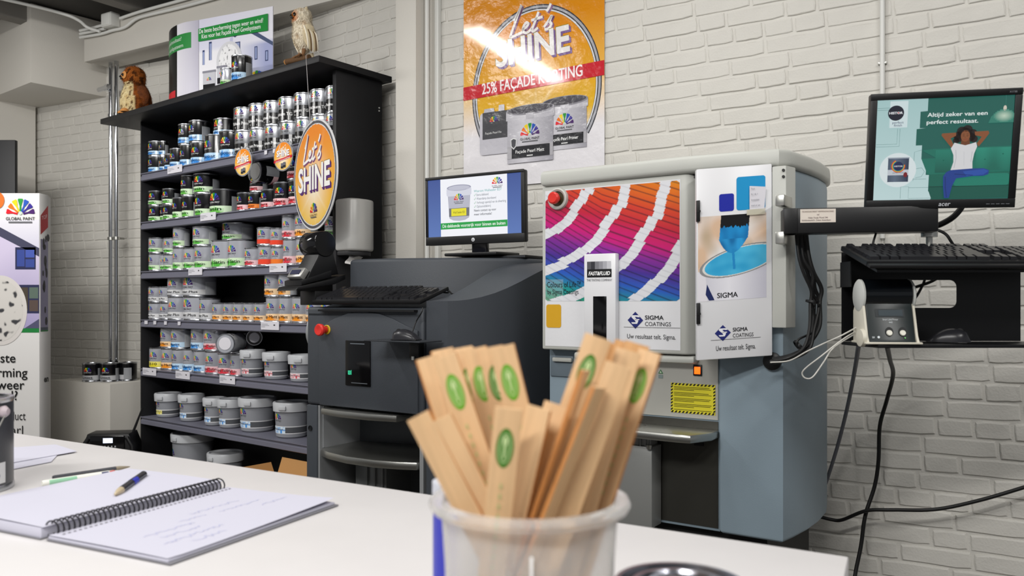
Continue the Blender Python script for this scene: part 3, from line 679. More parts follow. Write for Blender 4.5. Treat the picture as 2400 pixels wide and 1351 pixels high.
for off, c in (((.006, -.006), '#7a3f6e'), ((0, 0), '#fbf8f4')):
    a.top(); lets(a, -.115+off[0], .055+off[1], .24, c, .016 if c[1] == '7' else .012)
for off, c in (((.012, -.012), '#5d2f78'), ((.006, -.006), '#5d2f78'), ((-.003, .003), '#8a7a20'), ((0, 0), '#fbf9f6')):
    a.top().text('SHINE', off[0], -.062+off[1], .15, c, bold=.03, align='C', fit=.36)
a.l += 1; a.fan(0, -.17, .08); a.build('disc_print', T, front(0, 0, 0), M_INKG)
Lq = loc_of(T); wtop = P(723, 131, 3.655)
MB().tube([Lq(wtop)+Vector((0, 0, .012)), Lq(wtop)+Vector((0, -.012, 0)), Lq(P(728, 292, 3.66))+Vector((0, -.002, 0)), (0, -.003, SR-.006)], .0012, 6).build('wire', mat('wire_steel', '#c9c9cc', .3, .6), T)
for i, (px, py, nm) in enumerate(((570, 380, 'small orange disc wobbler under the silver cans, farther from the big round sign'), (664, 366, 'small orange disc wobbler under the silver cans, next to the big round sign'))):
    x = shelf_x(px, -.07); q = S2W(x, -.07); q.z = EYE+(HY-py)/F*q.y; R = .072
    T = thing('shelf_wobbler', nm, 'sign', q, A_S+.03, 'small round wobblers on the top shelf edge')
    MB().lathe([(0, 0), (R, 0), (R, .001), (0, .001)], 40, M=Matrix.Rotation(-PI/2, 4, 'X')).build('disc', mat('foam_board', '#e4e4e6', .4), T)
    a = shine_art(R); a.top(); lets(a, -.032, .022, .066, '#f6e9d6', .004); a.text('SHINE', .002, -.002, .04, '#7a3f6e', bold=.03, align='C', fit=.094); a.top().text('SHINE', 0, 0, .04, '#fbf9f6', bold=.03, align='C', fit=.094)
    a.poly([(-R*.95, -.030), (R*.95, -.012), (R*.95, .0), (-R*.95, -.018)], '#cc2233'); a.top().text('25% PLATINUM KORTING', 0, -.022, .01, '#f6e6e6', bold=.02, align='C', fit=.11, rot=.13)
    for k, (x0, y0) in enumerate(((-.014, -.06), (.004, -.056))): a.top().rrect(x0, y0, x0+.018, y0+.026, .002, '#6a6a74'); a.top().rect(x0, y0+.002, x0+.018, y0+.010, '#17171a')
    a.build('disc_print', T, front(0, 0, 0), M_INKG)
    q2 = S2W(x+.01, -.0125); MB().tube(catmull([(0, .002, R-.01), (.004, .03, R+.012), tuple(loc_of(T)(Vector((q2.x, q2.y, SH[0]-.03))))], 5), .0015, 6).build('spring_strip', mat('clear_strip', '#c9ccd0', .2, trans=.5), T)
# lid of a can lying on its side on the second shelf
T = thing('paint_can', 'can lying on its side with silver base showing, behind the small orange wobblers', 'can', S2W(shelf_x(650, .15), .13, SH[1]+.197), 0, None, rot=Euler((PI/2, 0, A_S-.0)))
ms, d_, h_ = can_meshes('kred', .12, .12)
for k in ('body', 'lid', 'base_rim', 'label', 'logo'): link(k, ms[k], T)
# grey cans lying on the fifth shelf row
for px, py, dd, lab in ((527, 806, .105, 'grey can lying on its side, round base towards the room, on top of red-banded cans'), (596, 792, .085, 'dark can lying on its side on top of the red-labelled pails')):
    x = shelf_x(px, .1); q = S2W(shelf_x(px, -.03 if px < 560 else .13), -.03 if px < 560 else .13); q.z = EYE+(HY-py)/F*q.y
    T = thing('paint_can', lab, 'can', q, 0, None, rot=Euler((-PI/2, 0, A_S+(.55 if px < 560 else 1.0))))
    ms, d_, h_ = can_meshes('plus' if px < 560 else 'ksilver', dd, .16)
    for k in ('body', 'lid', 'base_rim', 'label', 'logo'):
        link(k, ms[k], T)
    MB().lathe([(0, .0005), (dd*.32, .0005), (dd*.32, .0035), (0, .0035)], 20).build('base_sticker', mat('paper_white', '#d9d7de', .6), T)
# paper towel dispenser on the side panel
T = thing('towel_dispenser', 'silver paper towel dispenser mounted on the dark side of the shelving', 'dispenser', S2W(1.801, .07, EYE+(708-602)/F*3.87), A_S+PI/2)
MB().prism([(-.078, 0), (.078, 0), (.078, -.075), (.066, -.098), (.03, -.112), (-.03, -.112), (-.066, -.098), (-.078, -.075)], .02, .262, bev=.012, seg=3).build('cover', mat('silver_cover', '#c4c3c0', .36, .2), T)
MB().prism([(-.07, 0), (.07, 0), (.07, -.075), (.03, -.1), (-.03, -.1), (-.07, -.075)], .0, .02, bev=.004).build('outlet', mat('dark_grey_plastic', '#2c2c2e', .5), T)
pv = []
for i in range(7):
    for j in range(4): pv.append((-.045+.028*j-.004*i, -.055-.006*math.sin(i+j), -.006*i-.004*((j % 2))-.001))
MB().faces(pv, [(i*4+j, i*4+j+1, i*4+j+5, i*4+j+4) for i in range(6) for j in range(3)]).build('paper_end', mat('tissue', '#e6e4e2', .9), T)
# pipes
for i, (px, lab) in enumerate(((260, 'galvanised pipe running down the brick wall, nearer the boxed duct'), (273, 'galvanised pipe running down the brick wall, nearer the shelving'))):
    c = P(px, 700, 5.36-i*.03); T = thing('steel_pipe', lab, 'pipe', (c.x, c.y, .615), A_S)
    MB().tube([(0, 0, 0), (0, 0, 2.06)], .0145, 16).build('tube', M_CHROME, T)
    for z in (.008, .06, 1.655, 1.68): MB().lathe([(.0145, 0), (.02, .003), (.02, .02), (.0145, .023)], 16, M=Matrix.Translation((0, 0, z))).build('coupling', M_CHROME, T)
    MB().lathe([(.0145, 0), (.021, .002), (.021, .02), (.0145, .022)], 16, M=Matrix.Translation((0, 0, .87))).build('pipe_clip', M_STEEL, T)
    MB().box(-.006, .006, .014, .05, .875, .888).build('clip_stud', M_STEEL, T)
    if i == 0: MB().tube([(-.10, -.03, 1.87), (.035, -.03, 1.87)], .016, 14).box(-.02, .02, -.034, -.01, 1.85, 1.89).build('branch_tee', M_CHROME, T)
# conduits and junction box along the beam
def bY(px, off=.02):
    k = (px-CX)/F; ux, uy = .863, -.505; bx, by = -2.795-.505*off, 5.32-.863*off; t = (k*by-bx)/(ux-k*uy); return by+uy*t
def BP(px, py, off=.02): return P(px, py, bY(px, off))
for i, pts in enumerate(([(188, 72), (215, 66), (246, 58)], [(188, 79.5), (222, 73), (247, 67)], [(188, 88), (235, 80), (262, 72), (292, 64), (318, 45), (345, 36), (420, 18), (520, -9)], [(282, 43), (330, 27), (420, 2), (520, -26)])):
    q = [BP(a, b, .022) for a, b in pts]; T = tag(link('cable_conduit', MB().tube(catmull(q, 5), .0095, 10).mesh('cable_conduit', M_WPLAST)), ('short white conduit ending at the junction box on the beam', 'second short white conduit ending at the junction box on the beam', 'long white conduit on the beam passing under the junction box', 'white conduit on the beam starting from the junction box')[i], 'conduit')
tag(link('cable_conduit', MB().tube(catmull([P(-40, -12, 5.0), P(60, 10, 5.05), P(150, 33, 5.1), P(185, 48, 5.14), P(205, 64, 5.17), P(235, 74, 5.17)], 6), .010, 10).mesh('cable_conduit', M_WPLAST)), 'white conduit bending down from the ceiling past the duct to the beam', 'conduit')
jb = BP(264, 50, .02); T = thing('junction_box', 'square white junction box on the beam above the plush owl', 'box', (jb.x, jb.y, jb.z), ba)
MB().box(-.05, .05, -.045, .018, -.042, .042, .004).build('box_body', M_WPLAST, T); MB().box(-.045, .045, -.049, -.045, -.037, .037, .002).build('box_lid', M_WPLAST, T)
# ---------------------------------------------------------------- corner: cardboard totem, boxed casing, cans, radio
XF = lambda px, Y: (px-CX)/F*Y
DY = 4.5; T = thing('cardboard_totem', 'tall white cardboard display pillar with paint advert beside the brick corner', 'display', (XF(92, DY), DY, 0), 0)
tz = EYE+(708-453)/F*DY
MB().prism([(-.62, .03), (-.6, 0), (0, 0), (.003, .004), (.0, .085), (-.05, .2), (-.62, .2)], 0, tz, bev=.002).build('pillar', mat('card_white2', '#d6d4d2', .55, bump=.08, bscale=30), T)
S_ = DY/F; U_ = lambda px: (px-92)*S_; Vz = lambda py: EYE+(708-py)*S_
a = Art()
def facade(u, v):
    px, py = -164+u*256, 770-v*255
    roof = 540+(px)*.52
    if py < roof: return mix(lin('#dcdae2'), lin('#bdbad2'), (py-520)/120)
    return mix(lin('#c9bfd8'), lin('#8f86b4'), (py-600)/260+.1*math.sin(px*.03))
a.field(U_(-164), Vz(770), U_(92), Vz(515), 90, 70, facade)
a.top().rect(U_(-164), Vz(780), U_(92), Vz(770), '#1f7a3a'); a.poly([(U_(-20), Vz(522)), (U_(92), Vz(582)), (U_(92), Vz(602)), (U_(-20), Vz(544))], '#44445a')
for x0, y0, x1, y1 in ((36, 580, 84, 632), (40, 668, 92, 735)): a.rect(U_(x0), Vz(y1), U_(x1), Vz(y0), '#2e3050')
a.top()
for x0, y0, x1, y1, c in ((40, 586, 58, 625, '#3a4a90'), (60, 586, 81, 604, '#4658a8'), (60, 608, 81, 627, '#3a4a90'), (44, 674, 66, 728, '#4a4238'), (69, 674, 90, 700, '#5a6a60'), (69, 704, 90, 730, '#584a44')): a.rect(U_(x0), Vz(y1), U_(x1), Vz(y0), c)
a.poly([(U_(92), Vz(770)), (U_(58), Vz(770)), (U_(92), Vz(748))], '#50506a')
a.l += 1; a.disc(U_(2), Vz(728), 62*S_, 82*S_, '#cfcac6', 48); a.top().field(U_(-50), Vz(800), U_(54), Vz(656), 70, 80, lambda u, v: mix(lin('#cbc7c2'), lin('#3d3d40'), noise.noise((u*9, v*11, 5))*4.5-1.0), mask=lambda u, v: (u-.5)**2+(v-.5)**2 < .25)
a.l += 1; a.fan(U_(48.5), Vz(504), 69*S_)
a.disc(U_(-6), Vz(470), 17*S_, 20*S_, '#e0702a', 30)
for t, xe, y, b, s in (('Dé beste', 37, 850, .03, 31), ('bescherming', 65, 884, .03, 31), ('tegen weer', 58, 913, .03, 31), ('en wind?', 42, 938, .03, 31), ('Kies voor het product', 61, 985, 0, 29), ('Façade Pearl', 55, 1018, 0, 29)): a.text(t, U_(xe), Vz(y), s*S_, '#161616', bold=b*.4, align='R', fit=(.43 if len(t) > 15 else None))
a.build('front_print', T, front(0, 0, 0), M_INK)
a = Art(); sd = Vector((-.003, .078, 0)); SL = sd.length
a.rect(0, Vz(775), SL, Vz(560), '#8a86a0'); a.rect(0, Vz(778), SL, Vz(768), '#1f7a3a'); a.poly([(0, Vz(505)), (SL, Vz(478)), (SL, Vz(530)), (0, Vz(550))], '#b3202c')
a.top()
for k in range(12): a.disc(random.uniform(SL*.3, SL), Vz(random.uniform(545, 765)), random.uniform(.008, .018), random.uniform(.015, .04), '#2a2a30', 7)
a.text('TOP', SL*.2, Vz(515), .03, '#e8c8cc', rot=.3); a.text('en', SL*.45, Vz(898), .05, '#161616', bold=.03)
a.build('side_print', T, flat((.0032, .006, 0), sd, (0, 0, 1)), M_INK)
bb = thing('black_board', 'black board standing at the edge behind the cardboard totem', 'board', (XF(-200, 5.0), 5.0, 0), 0)
MB().box(0, XF(35, 5.0)-XF(-200, 5.0), 0, .03, 0, EYE+(708-328)/F*5.0, .004).build('panel', M_BLACK, bb); MB().box(.1, .4, .03, .25, 0, .02).build('foot', M_BLACK, bb)
pA, pB, pC = XY(118, 5.2), XY(258, 4.93), XY(325, 5.1); cz = .582
cs = thing('pipe_casing', 'low white casing at the foot of the pipes with three cans on it', 'casing', (pB[0], pB[1], 0), 0)
rel = lambda p: (p[0]-pB[0], p[1]-pB[1])
MB().prism([rel(pA), (0, 0), rel(pC), rel((pC[0]+.08, pC[1]+.10)), rel((pA[0]+.2, pA[1]+.27))], 0, cz, bev=.003).build('casing_body', M_PLAST, cs)
for px, lab, rz in ((215, 'black can with silver label on the white casing, farthest from the shelving', 0), (257, 'black can with silver label on the white casing, middle of three', -.05), (300, 'black can turned to its product details on the white casing beside the shelving', -1.2)):
    q = XY(px, 5.10+(.06 if px > 290 else 0)); put_can('ksilver', .108, .115, (q[0], q[1], cz+.0012), rz, lab, 'three cans on the pipe casing')
RY = 4.6; T = thing('jobsite_radio', 'black jobsite radio with small lit screen and raised aerial before the white casing', 'radio', (XF(264, RY), RY, 0), .15)
MB().prism([(-.10, .0), (.10, .0), (.135, .06), (.135, .28), (.11, .345), (-.11, .345), (-.135, .28), (-.135, .06)], -.08, .08, bev=.012, M=Matrix.Rotation(PI/2, 4, 'X') @ Matrix.Diagonal((1, 1, 1, 1))).build('radio_body', M_BPLAST, T)
for s in (-1, 1):
    MB().tube([(s*.13, -.085, .03), (s*.14, -.085, .15), (s*.128, -.085, .28), (s*.10, -.08, .325)], .012, 10).build('roll_bar', M_BPLAST, T)
    MB().lathe([(0, -.004), (.04, -.004), (.042, 0), (.042, .006)], 20, M=Matrix.Translation((s*.055, -.08, .12)) @ Matrix.Rotation(PI/2, 4, 'X')).build('speaker_grille', mat('dark_grille', '#1d1d20', .7), T)
MB().box(-.09, .09, -.094, -.08, .262, .337, .004, M=None).build('control_panel', M_GLOSSB, T)
MB().box(-.02, .03, -.0965, -.094, .298, .325).build('screen', mat('radio_screen', '#cfd6ea', .3, emit=1.2), T)
for k in range(6): MB().box(-.05+k*.018, -.043+k*.018, -.0965, -.094, .274, .282).build('button', mat('pale_grey', '#b0b0b2', .4), T)
pe = loc_of(T)(P(331, 958, RY)); MB().tube([(.105, 0, .33), (pe.x, 0, pe.z)], [.008, .005], 8).build('aerial', M_BPLAST, T)
# under the lowest shelf: big pails, a carton
put_pail('none', .23, .262, S2W(solve_x(336, -.02, .128), .135, .0512), A_S+.1, 'large grey pail on the plinth under the lowest shelf beside the radio')
put_pail('none', .185, .19, S2W(solve_x(437, .0, .1), .12, .0512), A_S+.1, 'smaller grey pail under the lowest shelf whose lid alone shows')
T = thing('open_carton', 'open brown cardboard carton under the shelving beside the dark machine', 'carton', S2W(1.36, -.02, .0012), A_S)
M_CART = mat('carton', '#b98a54', .8, bump=.1, bscale=60)
for nm, b in (('side_wall', (0, .36, .0, .004, 0, .21)), ('side_wall', (0, .36, -.3, -.296, 0, .21)), ('side_wall', (0, .004, -.296, 0, 0, .21)), ('side_wall', (.356, .36, -.296, 0, 0, .21)), ('base', (.004, .356, -.296, 0, 0, .004))): MB().box(*b).build(nm, M_CART, T)
MB().box(0, .36, 0, .003, 0, .1, M=Matrix.Translation((0, .004, .21)) @ Matrix.Rotation(-.35, 4, 'X')).build('flap', M_CART, T)
MB().box(-.003, 0, -.296, 0, 0, .08, M=Matrix.Translation((.0, 0, .21)) @ Matrix.Rotation(-.5, 4, 'Y')).build('flap', M_CART, T)
# ================================================================ dark tinting machine
GA = math.radians(-33.7); GO = Vector((-.757, 3.0, 0)); GU = Vector((math.cos(GA), math.sin(GA), 0)); GV = Vector((-math.sin(GA), math.cos(GA), 0))
M_DG = mat('anthracite', '#3c4046', .5, bump=.12, bscale=350); M_DG2 = mat('anthracite_dark', '#2b2e33', .5, bump=.1, bscale=350); M_TRIMG = mat('grey_trim', '#9a9c9e', .4, .3)
def gx(px, y=0):
    k = (px-CX)/F; a = GO+GV*y; return (k*a.y-a.x)/(GU.x-k*GU.y)
def gz(px, py, y=0):
    p = GO+GU*gx(px, y)+GV*y; return EYE+(HY-py)/F*p.y
def slices(mb, ys, fn, z0=0):
    """body given by left/right edge and top height for each depth"""
    vs, fs = [], []
    for y in ys:
        xa, xb, z = fn(y); vs += [(xa, y, z0), (xb, y, z0), (xb, y, z), (xa, y, z)]
    n = len(ys)
    for i in range(n-1):
        a, b = 4*i, 4*i+4
        for k in range(4): fs.append((a+k, a+(k+1) % 4, b+(k+1) % 4, b+k))
    fs += [(3, 2, 1, 0), (4*n-4, 4*n-3, 4*n-2, 4*n-1)]
    b = bmesh.new(); v = [b.verts.new(q) for q in vs]
    for f in fs: b.faces.new([v[i] for i in f])
    bmesh.ops.recalc_face_normals(b, faces=b.faces); mb.add(b); return mb
T = thing('tinting_machine', 'dark grey paint tinting machine with black display and red stop button', 'machine', GO, GA)
x996 = gx(996); xL, zt = 0, 1.062
zb = gz(860, 962); zlip = zb
MB().box(.0, x996-.006, 0, .30, zb, zt, .012, seg=3).build('front_housing', M_DG, T)
slices(MB(), [.0, .08, .16, .24, .30], lambda y: (.0, x996-.006, zt-.01+y*.33)).build('keyboard_deck', M_DG, T) if 0 else None
# arched raised panel on the front
xa, xb = gx(752), gx(982); arc = [(xa, zb+.004), (xb, zb+.004), (xb, gz(982, 776))]
for px, py in ((955, 764), (925, 748), (890, 735), (855, 730), (820, 734), (785, 748), (765, 760)): arc.append((gx(px), gz(px, py)))
arc.append((xa, gz(752, 776)))
MB().prism(arc, 0, .008, bev=.003, M=Matrix.Rotation(PI/2, 4, 'X')).build('front_panel', M_DG, T)
dx0, dx1 = gx(815), gx(873); dz0, dz1 = gz(845, 905), gz(845, 799)
disp = MB().box(dx0, dx1, -.0125, -.006, dz0, dz1, .002).build('display', M_GLOSSB, T)
a = Art(); gxx = gx(822); gzz = gz(827, 878)
for r in ((0, 0, .012, .003), (0, .011, .012, .014), (0, 0, .003, .014), (.009, .0, .012, .014), (.0045, .004, .0075, .010), (.014, .0, .0165, .016)): a.rect(gxx+r[0], gzz+r[1], gxx+r[2], gzz+r[3], '#35d9a0')
a.rect(dx0+.025, dz1-.012, dx1-.025, dz1-.009, '#5a6066'); a.rect(dx0+.03, dz0+.009, dx1-.012, dz0+.012, '#44484c')
a.build('display_icon', disp, front(0, -.0125, 0), ink('screen_ink_soft', emit=1.0))
ex, ez = gx(768), gz(768, 773); R90 = Matrix.Rotation(PI/2, 4, 'X')
MB().lathe([(0, .0), (.017, 0), (.017, .003), (.015, .004)], 24, M=Matrix.Translation((ex+.006, -.008, ez)) @ R90).build('stop_button_ring', mat('yellow_ring', '#d8b52a', .4), T)
MB().lathe([(.012, .0), (.012, .018), (.021, .022), (.022, .032), (.018, .037), (.007, .036), (0, .034)], 24, M=Matrix.Translation((ex, -.010, ez)) @ R90).build('stop_button', mat('red_button', '#d5322a', .35), T)
# bay under the housing
zt2 = gz(860, 1068)
xr, xl = x996-.006, .0
MB().box(.0, .055, .0, .45, 0, zb-.001, .004).build('left_pillar', M_DG, T)
MB().lathe([(0, -.001), (.008, -.001), (.010, 0), (.010, .002)], 14, M=Matrix.Translation((.022, -.001, gz(735, 1005))) @ R90).build('screw_cap', M_BPLAST, T)
MB().box(.055, .064, .006, .35, 0, zb-.001).build('bay_trim', M_TRIMG, T); MB().box(xr-.022, xr-.006, .006, .35, 0, zb-.001).build('bay_trim', M_TRIMG, T)
MB().box(.064, xr-.022, .40, .42, 0, zb-.001).build('bay_back', mat('bay_grey', '#9a9c9f', .45, .2), T)
MB().box(.064, .068, .02, .40, zt2, zb-.001).build('bay_side', mat('bay_grey', '#9a9c9f', .45, .2), T)
def bow(d): return [(.052, .05), (.075, .0), (.14, -d*.55), (.25, -d), (.38, -d*.95), (.47, -d*.5), (xr-.03, 0), (xr-.012, .05)]
MB().prism(bow(.05)+[(xr-.012, .39), (.064, .39)], zt2-.028, zt2, bev=.007).build('can_table', M_STEEL, T)
MB().prism([(.08, .06), (.09, -.012), (.2, -.034), (.34, -.034), (.45, -.012), (.46, .06)], zb-.03, zb-.006, bev=.006).build('upper_lip', M_STEEL, T)
MB().box(gx(893, .4), gx(906, .4), .395, .3995, gz(900, 1034, .4), gz(900, 1006, .4)).build('sensor_plate', M_BPLAST, T)
MB().box(.068, xr-.024, .30, .32, 0, zt2-.03).build('lower_back', mat('deep_black', '#0b0b0c', .6), T)
MB().box(gx(868, .2), gx(940, .2), .12, .29, 0, zt2-.03, .004).build('lift_column', mat('aluminium_grey', '#8d8f90', .4, .5), T)
for k in range(3): MB().box(gx(895+18*k, .2), gx(899+18*k, .2), .112, .12, 0, zt2-.03).build('column_rib', mat('aluminium_grey', '#8d8f90', .4, .5), T)
# right housing with sloping top and rounded corner
def right(y):
    xb_ = .66+.14*(1-math.exp(-y*5.5))+(.02*y); t = max(0, min(1, y/.55)); return (x996+.006, xb_, 1.083+.145*(t*t*(3-2*t)))
slices(MB(), [0, .01, .03, .06, .1, .15, .2, .26, .32, .4, .48, .56, .66, .75], right).build('side_housing', M_DG, T, smooth=50)
MB().box(x996-.004, x996+.004, .02, .5, 0, 1.06).build('housing_gap', M_BPLAST, T)
# raised rear hood, bowed to the front
hp = [(.015, .21), (.06, .207), (.12, .212), (.2, .228), (.3, .262), (.4, .315), (.5, .385), (.58, .455), (.64, .53), (.655, .62), (.655, .75), (.015, .75)]
MB().prism(hp, 0, 1.245, bev=.014, seg=3).build('rear_hood', M_DG, T)
MB().box(.0, x996-.006, .28, .75, 0, 1.06).build('rear_housing', M_DG2, T)
MB().lathe([(0, 0), (.13, 0), (.13, .03), (0, .03)], 32, M=Matrix.Translation((-.03, .14, .965)) @ Matrix.Rotation(PI/2, 4, 'Y') @ Matrix.Diagonal((.75, .9, 1, 1))).build('side_cover', M_TRIMG, T)
MB().box(-.012, .0, .02, .26, .80, 1.0).build('side_bracket', M_DG2, T)
# shelf for the mouse
mz = gz(930, 797, -.06); mx0, mx1 = gx(884, -.06), gx(1014, -.06)
MB().box(mx0, mx1, -.125, -.012, mz-.004, mz, .0015).build('mouse_shelf', M_DG2, T); MB().box(gx(968, -.01), gx(990, -.01), -.03, .0, mz-.06, mz-.004, .002).build('shelf_bracket', M_BPLAST, T); MB().lathe([(0, 0), (.006, 0), (.006, .012), (0, .012)], 10, M=Matrix.Translation((gx(975, -.02), -.035, mz-.066))).build('bracket_bolt', M_STEEL, T)
def mouse(name, label, loc, rz, L=.10, W=.058, H=.034):
    T = thing(name, label, 'mouse', loc, rz); nu, nv = 20, 10; vs, fs = [], []
    for i in range(nv+1):
        t = i/nv; y = -L/2+L*t; wv = W/2*math.sqrt(max(0, 1-abs(2*t-1)**3.2))*(.9+.14*t); hv = H*(math.sin(PI*min(1, .12+t*.95))**.6 if t < .97 else .3)*(1 if 0 < i < nv else .1)
        for k in range(nu):
            a = PI*k/(nu-1); vs.append((-wv*math.cos(a), y, .002+hv*max(0, math.sin(a))**.7))
    for i in range(nv):
        for k in range(nu-1): fs.append((i*nu+k, i*nu+k+1, (i+1)*nu+k+1, (i+1)*nu+k))
    me = bpy.data.meshes.new('mouse_body'); me.from_pydata(vs, [], fs); me.materials.append(mat('mouse_dark', '#26262a', .3)); [setattr(p, 'use_smooth', True) for p in me.polygons]; me.update(); link('mouse_body', me, T)
    MB().box(-W*.44, W*.44, -L*.44, L*.44, 0, .003, .001).build('mouse_base', M_BPLAST, T)
    MB().lathe([(0, -.003), (.008, -.003), (.008, .003), (0, .003)], 14, M=Matrix.Translation((0, -L*.26, H*.84)) @ Matrix.Rotation(PI/2, 4, 'Y')).build('scroll_wheel', mat('rubber', '#19191a', .7), T)
    return T
ml = GO+GU*gx(952, -.07)+GV*(-.07); mouse('computer_mouse', 'dark computer mouse on the small shelf of the dark machine', (ml.x, ml.y, mz+.0008), GA-1.25)
tag(link('mouse_cable', MB().tube(catmull([GO+GU*gx(965, -.05)+GV*(-.05)+Vector((0, 0, mz+.018)), P(975, 755, 2.68), P(988, 733, 2.66), P(991, 722, 2.665)], 6), .0022, 6).mesh('mouse_cable', M_CABLE)), 'thin black mouse cable rising along the gap in the dark machine', 'cable')
# keyboards
KROWS = [[(0, 1), (2, 1), (3, 1), (4, 1), (5, 1), (6.5, 1), (7.5, 1), (8.5, 1), (9.5, 1), (11, 1), (12, 1), (13, 1), (14, 1), (15.3, 1), (16.3, 1), (17.3, 1)],
 [(k, 1) for k in range(13)]+[(13, 2), (15.3, 1), (16.3, 1), (17.3, 1), (18.6, 1), (19.6, 1), (20.6, 1), (21.6, 1)],
 [(0, 1.5)]+[(1.5+k, 1) for k in range(12)]+[(13.5, 1.5), (15.3, 1), (16.3, 1), (17.3, 1), (18.6, 1), (19.6, 1), (20.6, 1), (21.6, 1)],
 [(0, 1.8)]+[(1.8+k, 1) for k in range(11)]+[(12.8, 2.2), (18.6, 1), (19.6, 1), (20.6, 1)],
 [(0, 2.3)]+[(2.3+k, 1) for k in range(10)]+[(12.3, 2.7), (16.3, 1), (18.6, 1), (19.6, 1), (20.6, 1), (21.6, 1)],
 [(0, 1.4), (1.4, 1.2), (2.6, 1.2), (3.8, 5.8), (9.6, 1.2), (10.8, 1.2), (12, 1.2), (13.2, 1.8), (15.3, 1), (16.3, 1), (17.3, 1), (18.6, 2), (20.6, 1)]]
KM = {}
def keyboard(label, loc, rot, W, D, lip=.0):
    T = thing('keyboard', label, 'keyboard', loc, 0, None, rot=rot)
    MB().prism([(0, 0), (W, 0), (W-.004, D), (.004, D)], 0, .014, bev=.003).build('keyboard_case', M_BPLAST, T)
    if lip: MB().box(.0, W, -lip, .001, .0, .009, .003).build('palm_edge', M_BPLAST, T)
    p = (W-.02)/22.6; q = (D-.02)/6.35; kt = mat('key_black', '#1c1c1f', .24)
    for r, row in enumerate(KROWS):
        y = D-.010-q*(r+1)-(0 if r == 0 else q*.3)
        for x, wd in row:
            k = (round(wd, 2), round(p, 4), round(q, 4))
            if k not in KM:
                a, b, c = wd*p-.0016, q-.0016, .0022; m = MB()
                m.faces([(0, 0, 0), (a, 0, 0), (a, b, 0), (0, b, 0), (c, c, .008), (a-c, c, .008), (a-c, b-c*.6, .009), (c, b-c*.6, .009)], [(4, 5, 6, 7), (0, 1, 5, 4), (1, 2, 6, 5), (2, 3, 7, 6), (3, 0, 4, 7)]); KM[k] = m.mesh('key', kt, 20)
            o = link('key', KM[k], T); o.location = (.010+x*p, y, .0135)
    return T
kb0 = GO+GU*gx(733, -.02)+GV*(-.02); kw = gx(985, -.02)-gx(733, -.02)
keyboard('black keyboard sloping on the deck of the dark machine', (kb0.x, kb0.y, gz(733, 710, -.02)-.006), Euler((.30, 0, GA), 'XYZ'), kw, .165)
MB().prism([(0, zt-.02), (.30, zt-.02), (.26, zt+.062), (0.0, zt-.0125)], .012, x996-.02, M=Matrix(((0, 0, 1, 0), (1, 0, 0, 0), (0, 1, 0, -.012), (0, 0, 0, 1)))).build('keyboard_deck', M_DG2, T)
MB().box(gx(745, -.02), gx(970, -.02), -.02, .02, zt-.016, zt-.009).build('deck_edge', M_BPLAST, T)
tag(link('keyboard_cable', MB().tube(catmull([P(985, 690, 2.86), P(1012, 676, 2.85), P(1040, 676, 2.83), P(1052, 686, 2.8), P(1030, 684, 2.84), P(1046, 678, 2.84), P(1060, 690, 2.82)], 6), .0028, 6).mesh('keyboard_cable', M_CABLE)), 'coiled black cable lying on the slope of the dark machine beside its keyboard', 'cable')
# label printer on the left shoulder
pp = P(731, 690, 3.14); T = thing('label_printer', 'black label printer with silver slot tilted on the dark machine beside the keyboard', 'printer', (pp.x, pp.y, pp.z+.008), math.radians(-42))
ex = Matrix(((0, 0, 1, 0), (1, 0, 0, 0), (0, 1, 0, 0), (0, 0, 0, 1)))   # profile (y, z) extruded along x
def yz(mb, prof, x0, x1, bev=.003): return mb.prism(prof, x0, x1, bev=bev, M=ex)
yz(MB(), [(-.115, .004), (.06, .03), (.11, .05), (.11, .07), (.05, .052), (-.105, .018)], -.065, .065).build('base_tray', M_BPLAST, T)
yz(MB(), [(-.085, .024), (.05, .058), (.05, .085), (-.085, .042)], -.058, .058).build('body_low', M_BPLAST, T)
yz(MB(), [(-.06, .045), (.09, .07), (.06, .17), (.02, .19), (-.01, .13)], -.05, .05, .006).build('body', M_BPLAST, T)
MB().lathe([(0, -.054), (.047, -.054), (.05, -.05), (.05, .05), (.047, .054), (0, .054)], 28, M=Matrix.Translation((0, .025, .185)) @ Matrix.Rotation(PI/2, 4, 'Y')).build('roll_cover', mat('smoke_plastic', '#141416', .12), T)
sl = MB().box(-.045, .045, -.012, .012, -.022, .022, .004, M=Matrix.Translation((0, -.062, .068)) @ Matrix.Rotation(-.6, 4, 'X')).build('silver_frame', mat('silver_plastic', '#9c9b98', .34, .55), T)
MB().box(-.03, .03, -.0145, -.011, -.010, .010, M=Matrix.Translation((0, -.062, .068)) @ Matrix.Rotation(-.6, 4, 'X')).build('label_slot', mat('slot_blue', '#2a2c46', .3), T)
MB().box(-.05, .05, -.02, .06, -.05, .004, .003).build('foot_bracket', M_BPLAST, T); MB().box(-.03, .2, .01, .05, -.03, -.012, .003).build('support_arm', M_DG2, T)
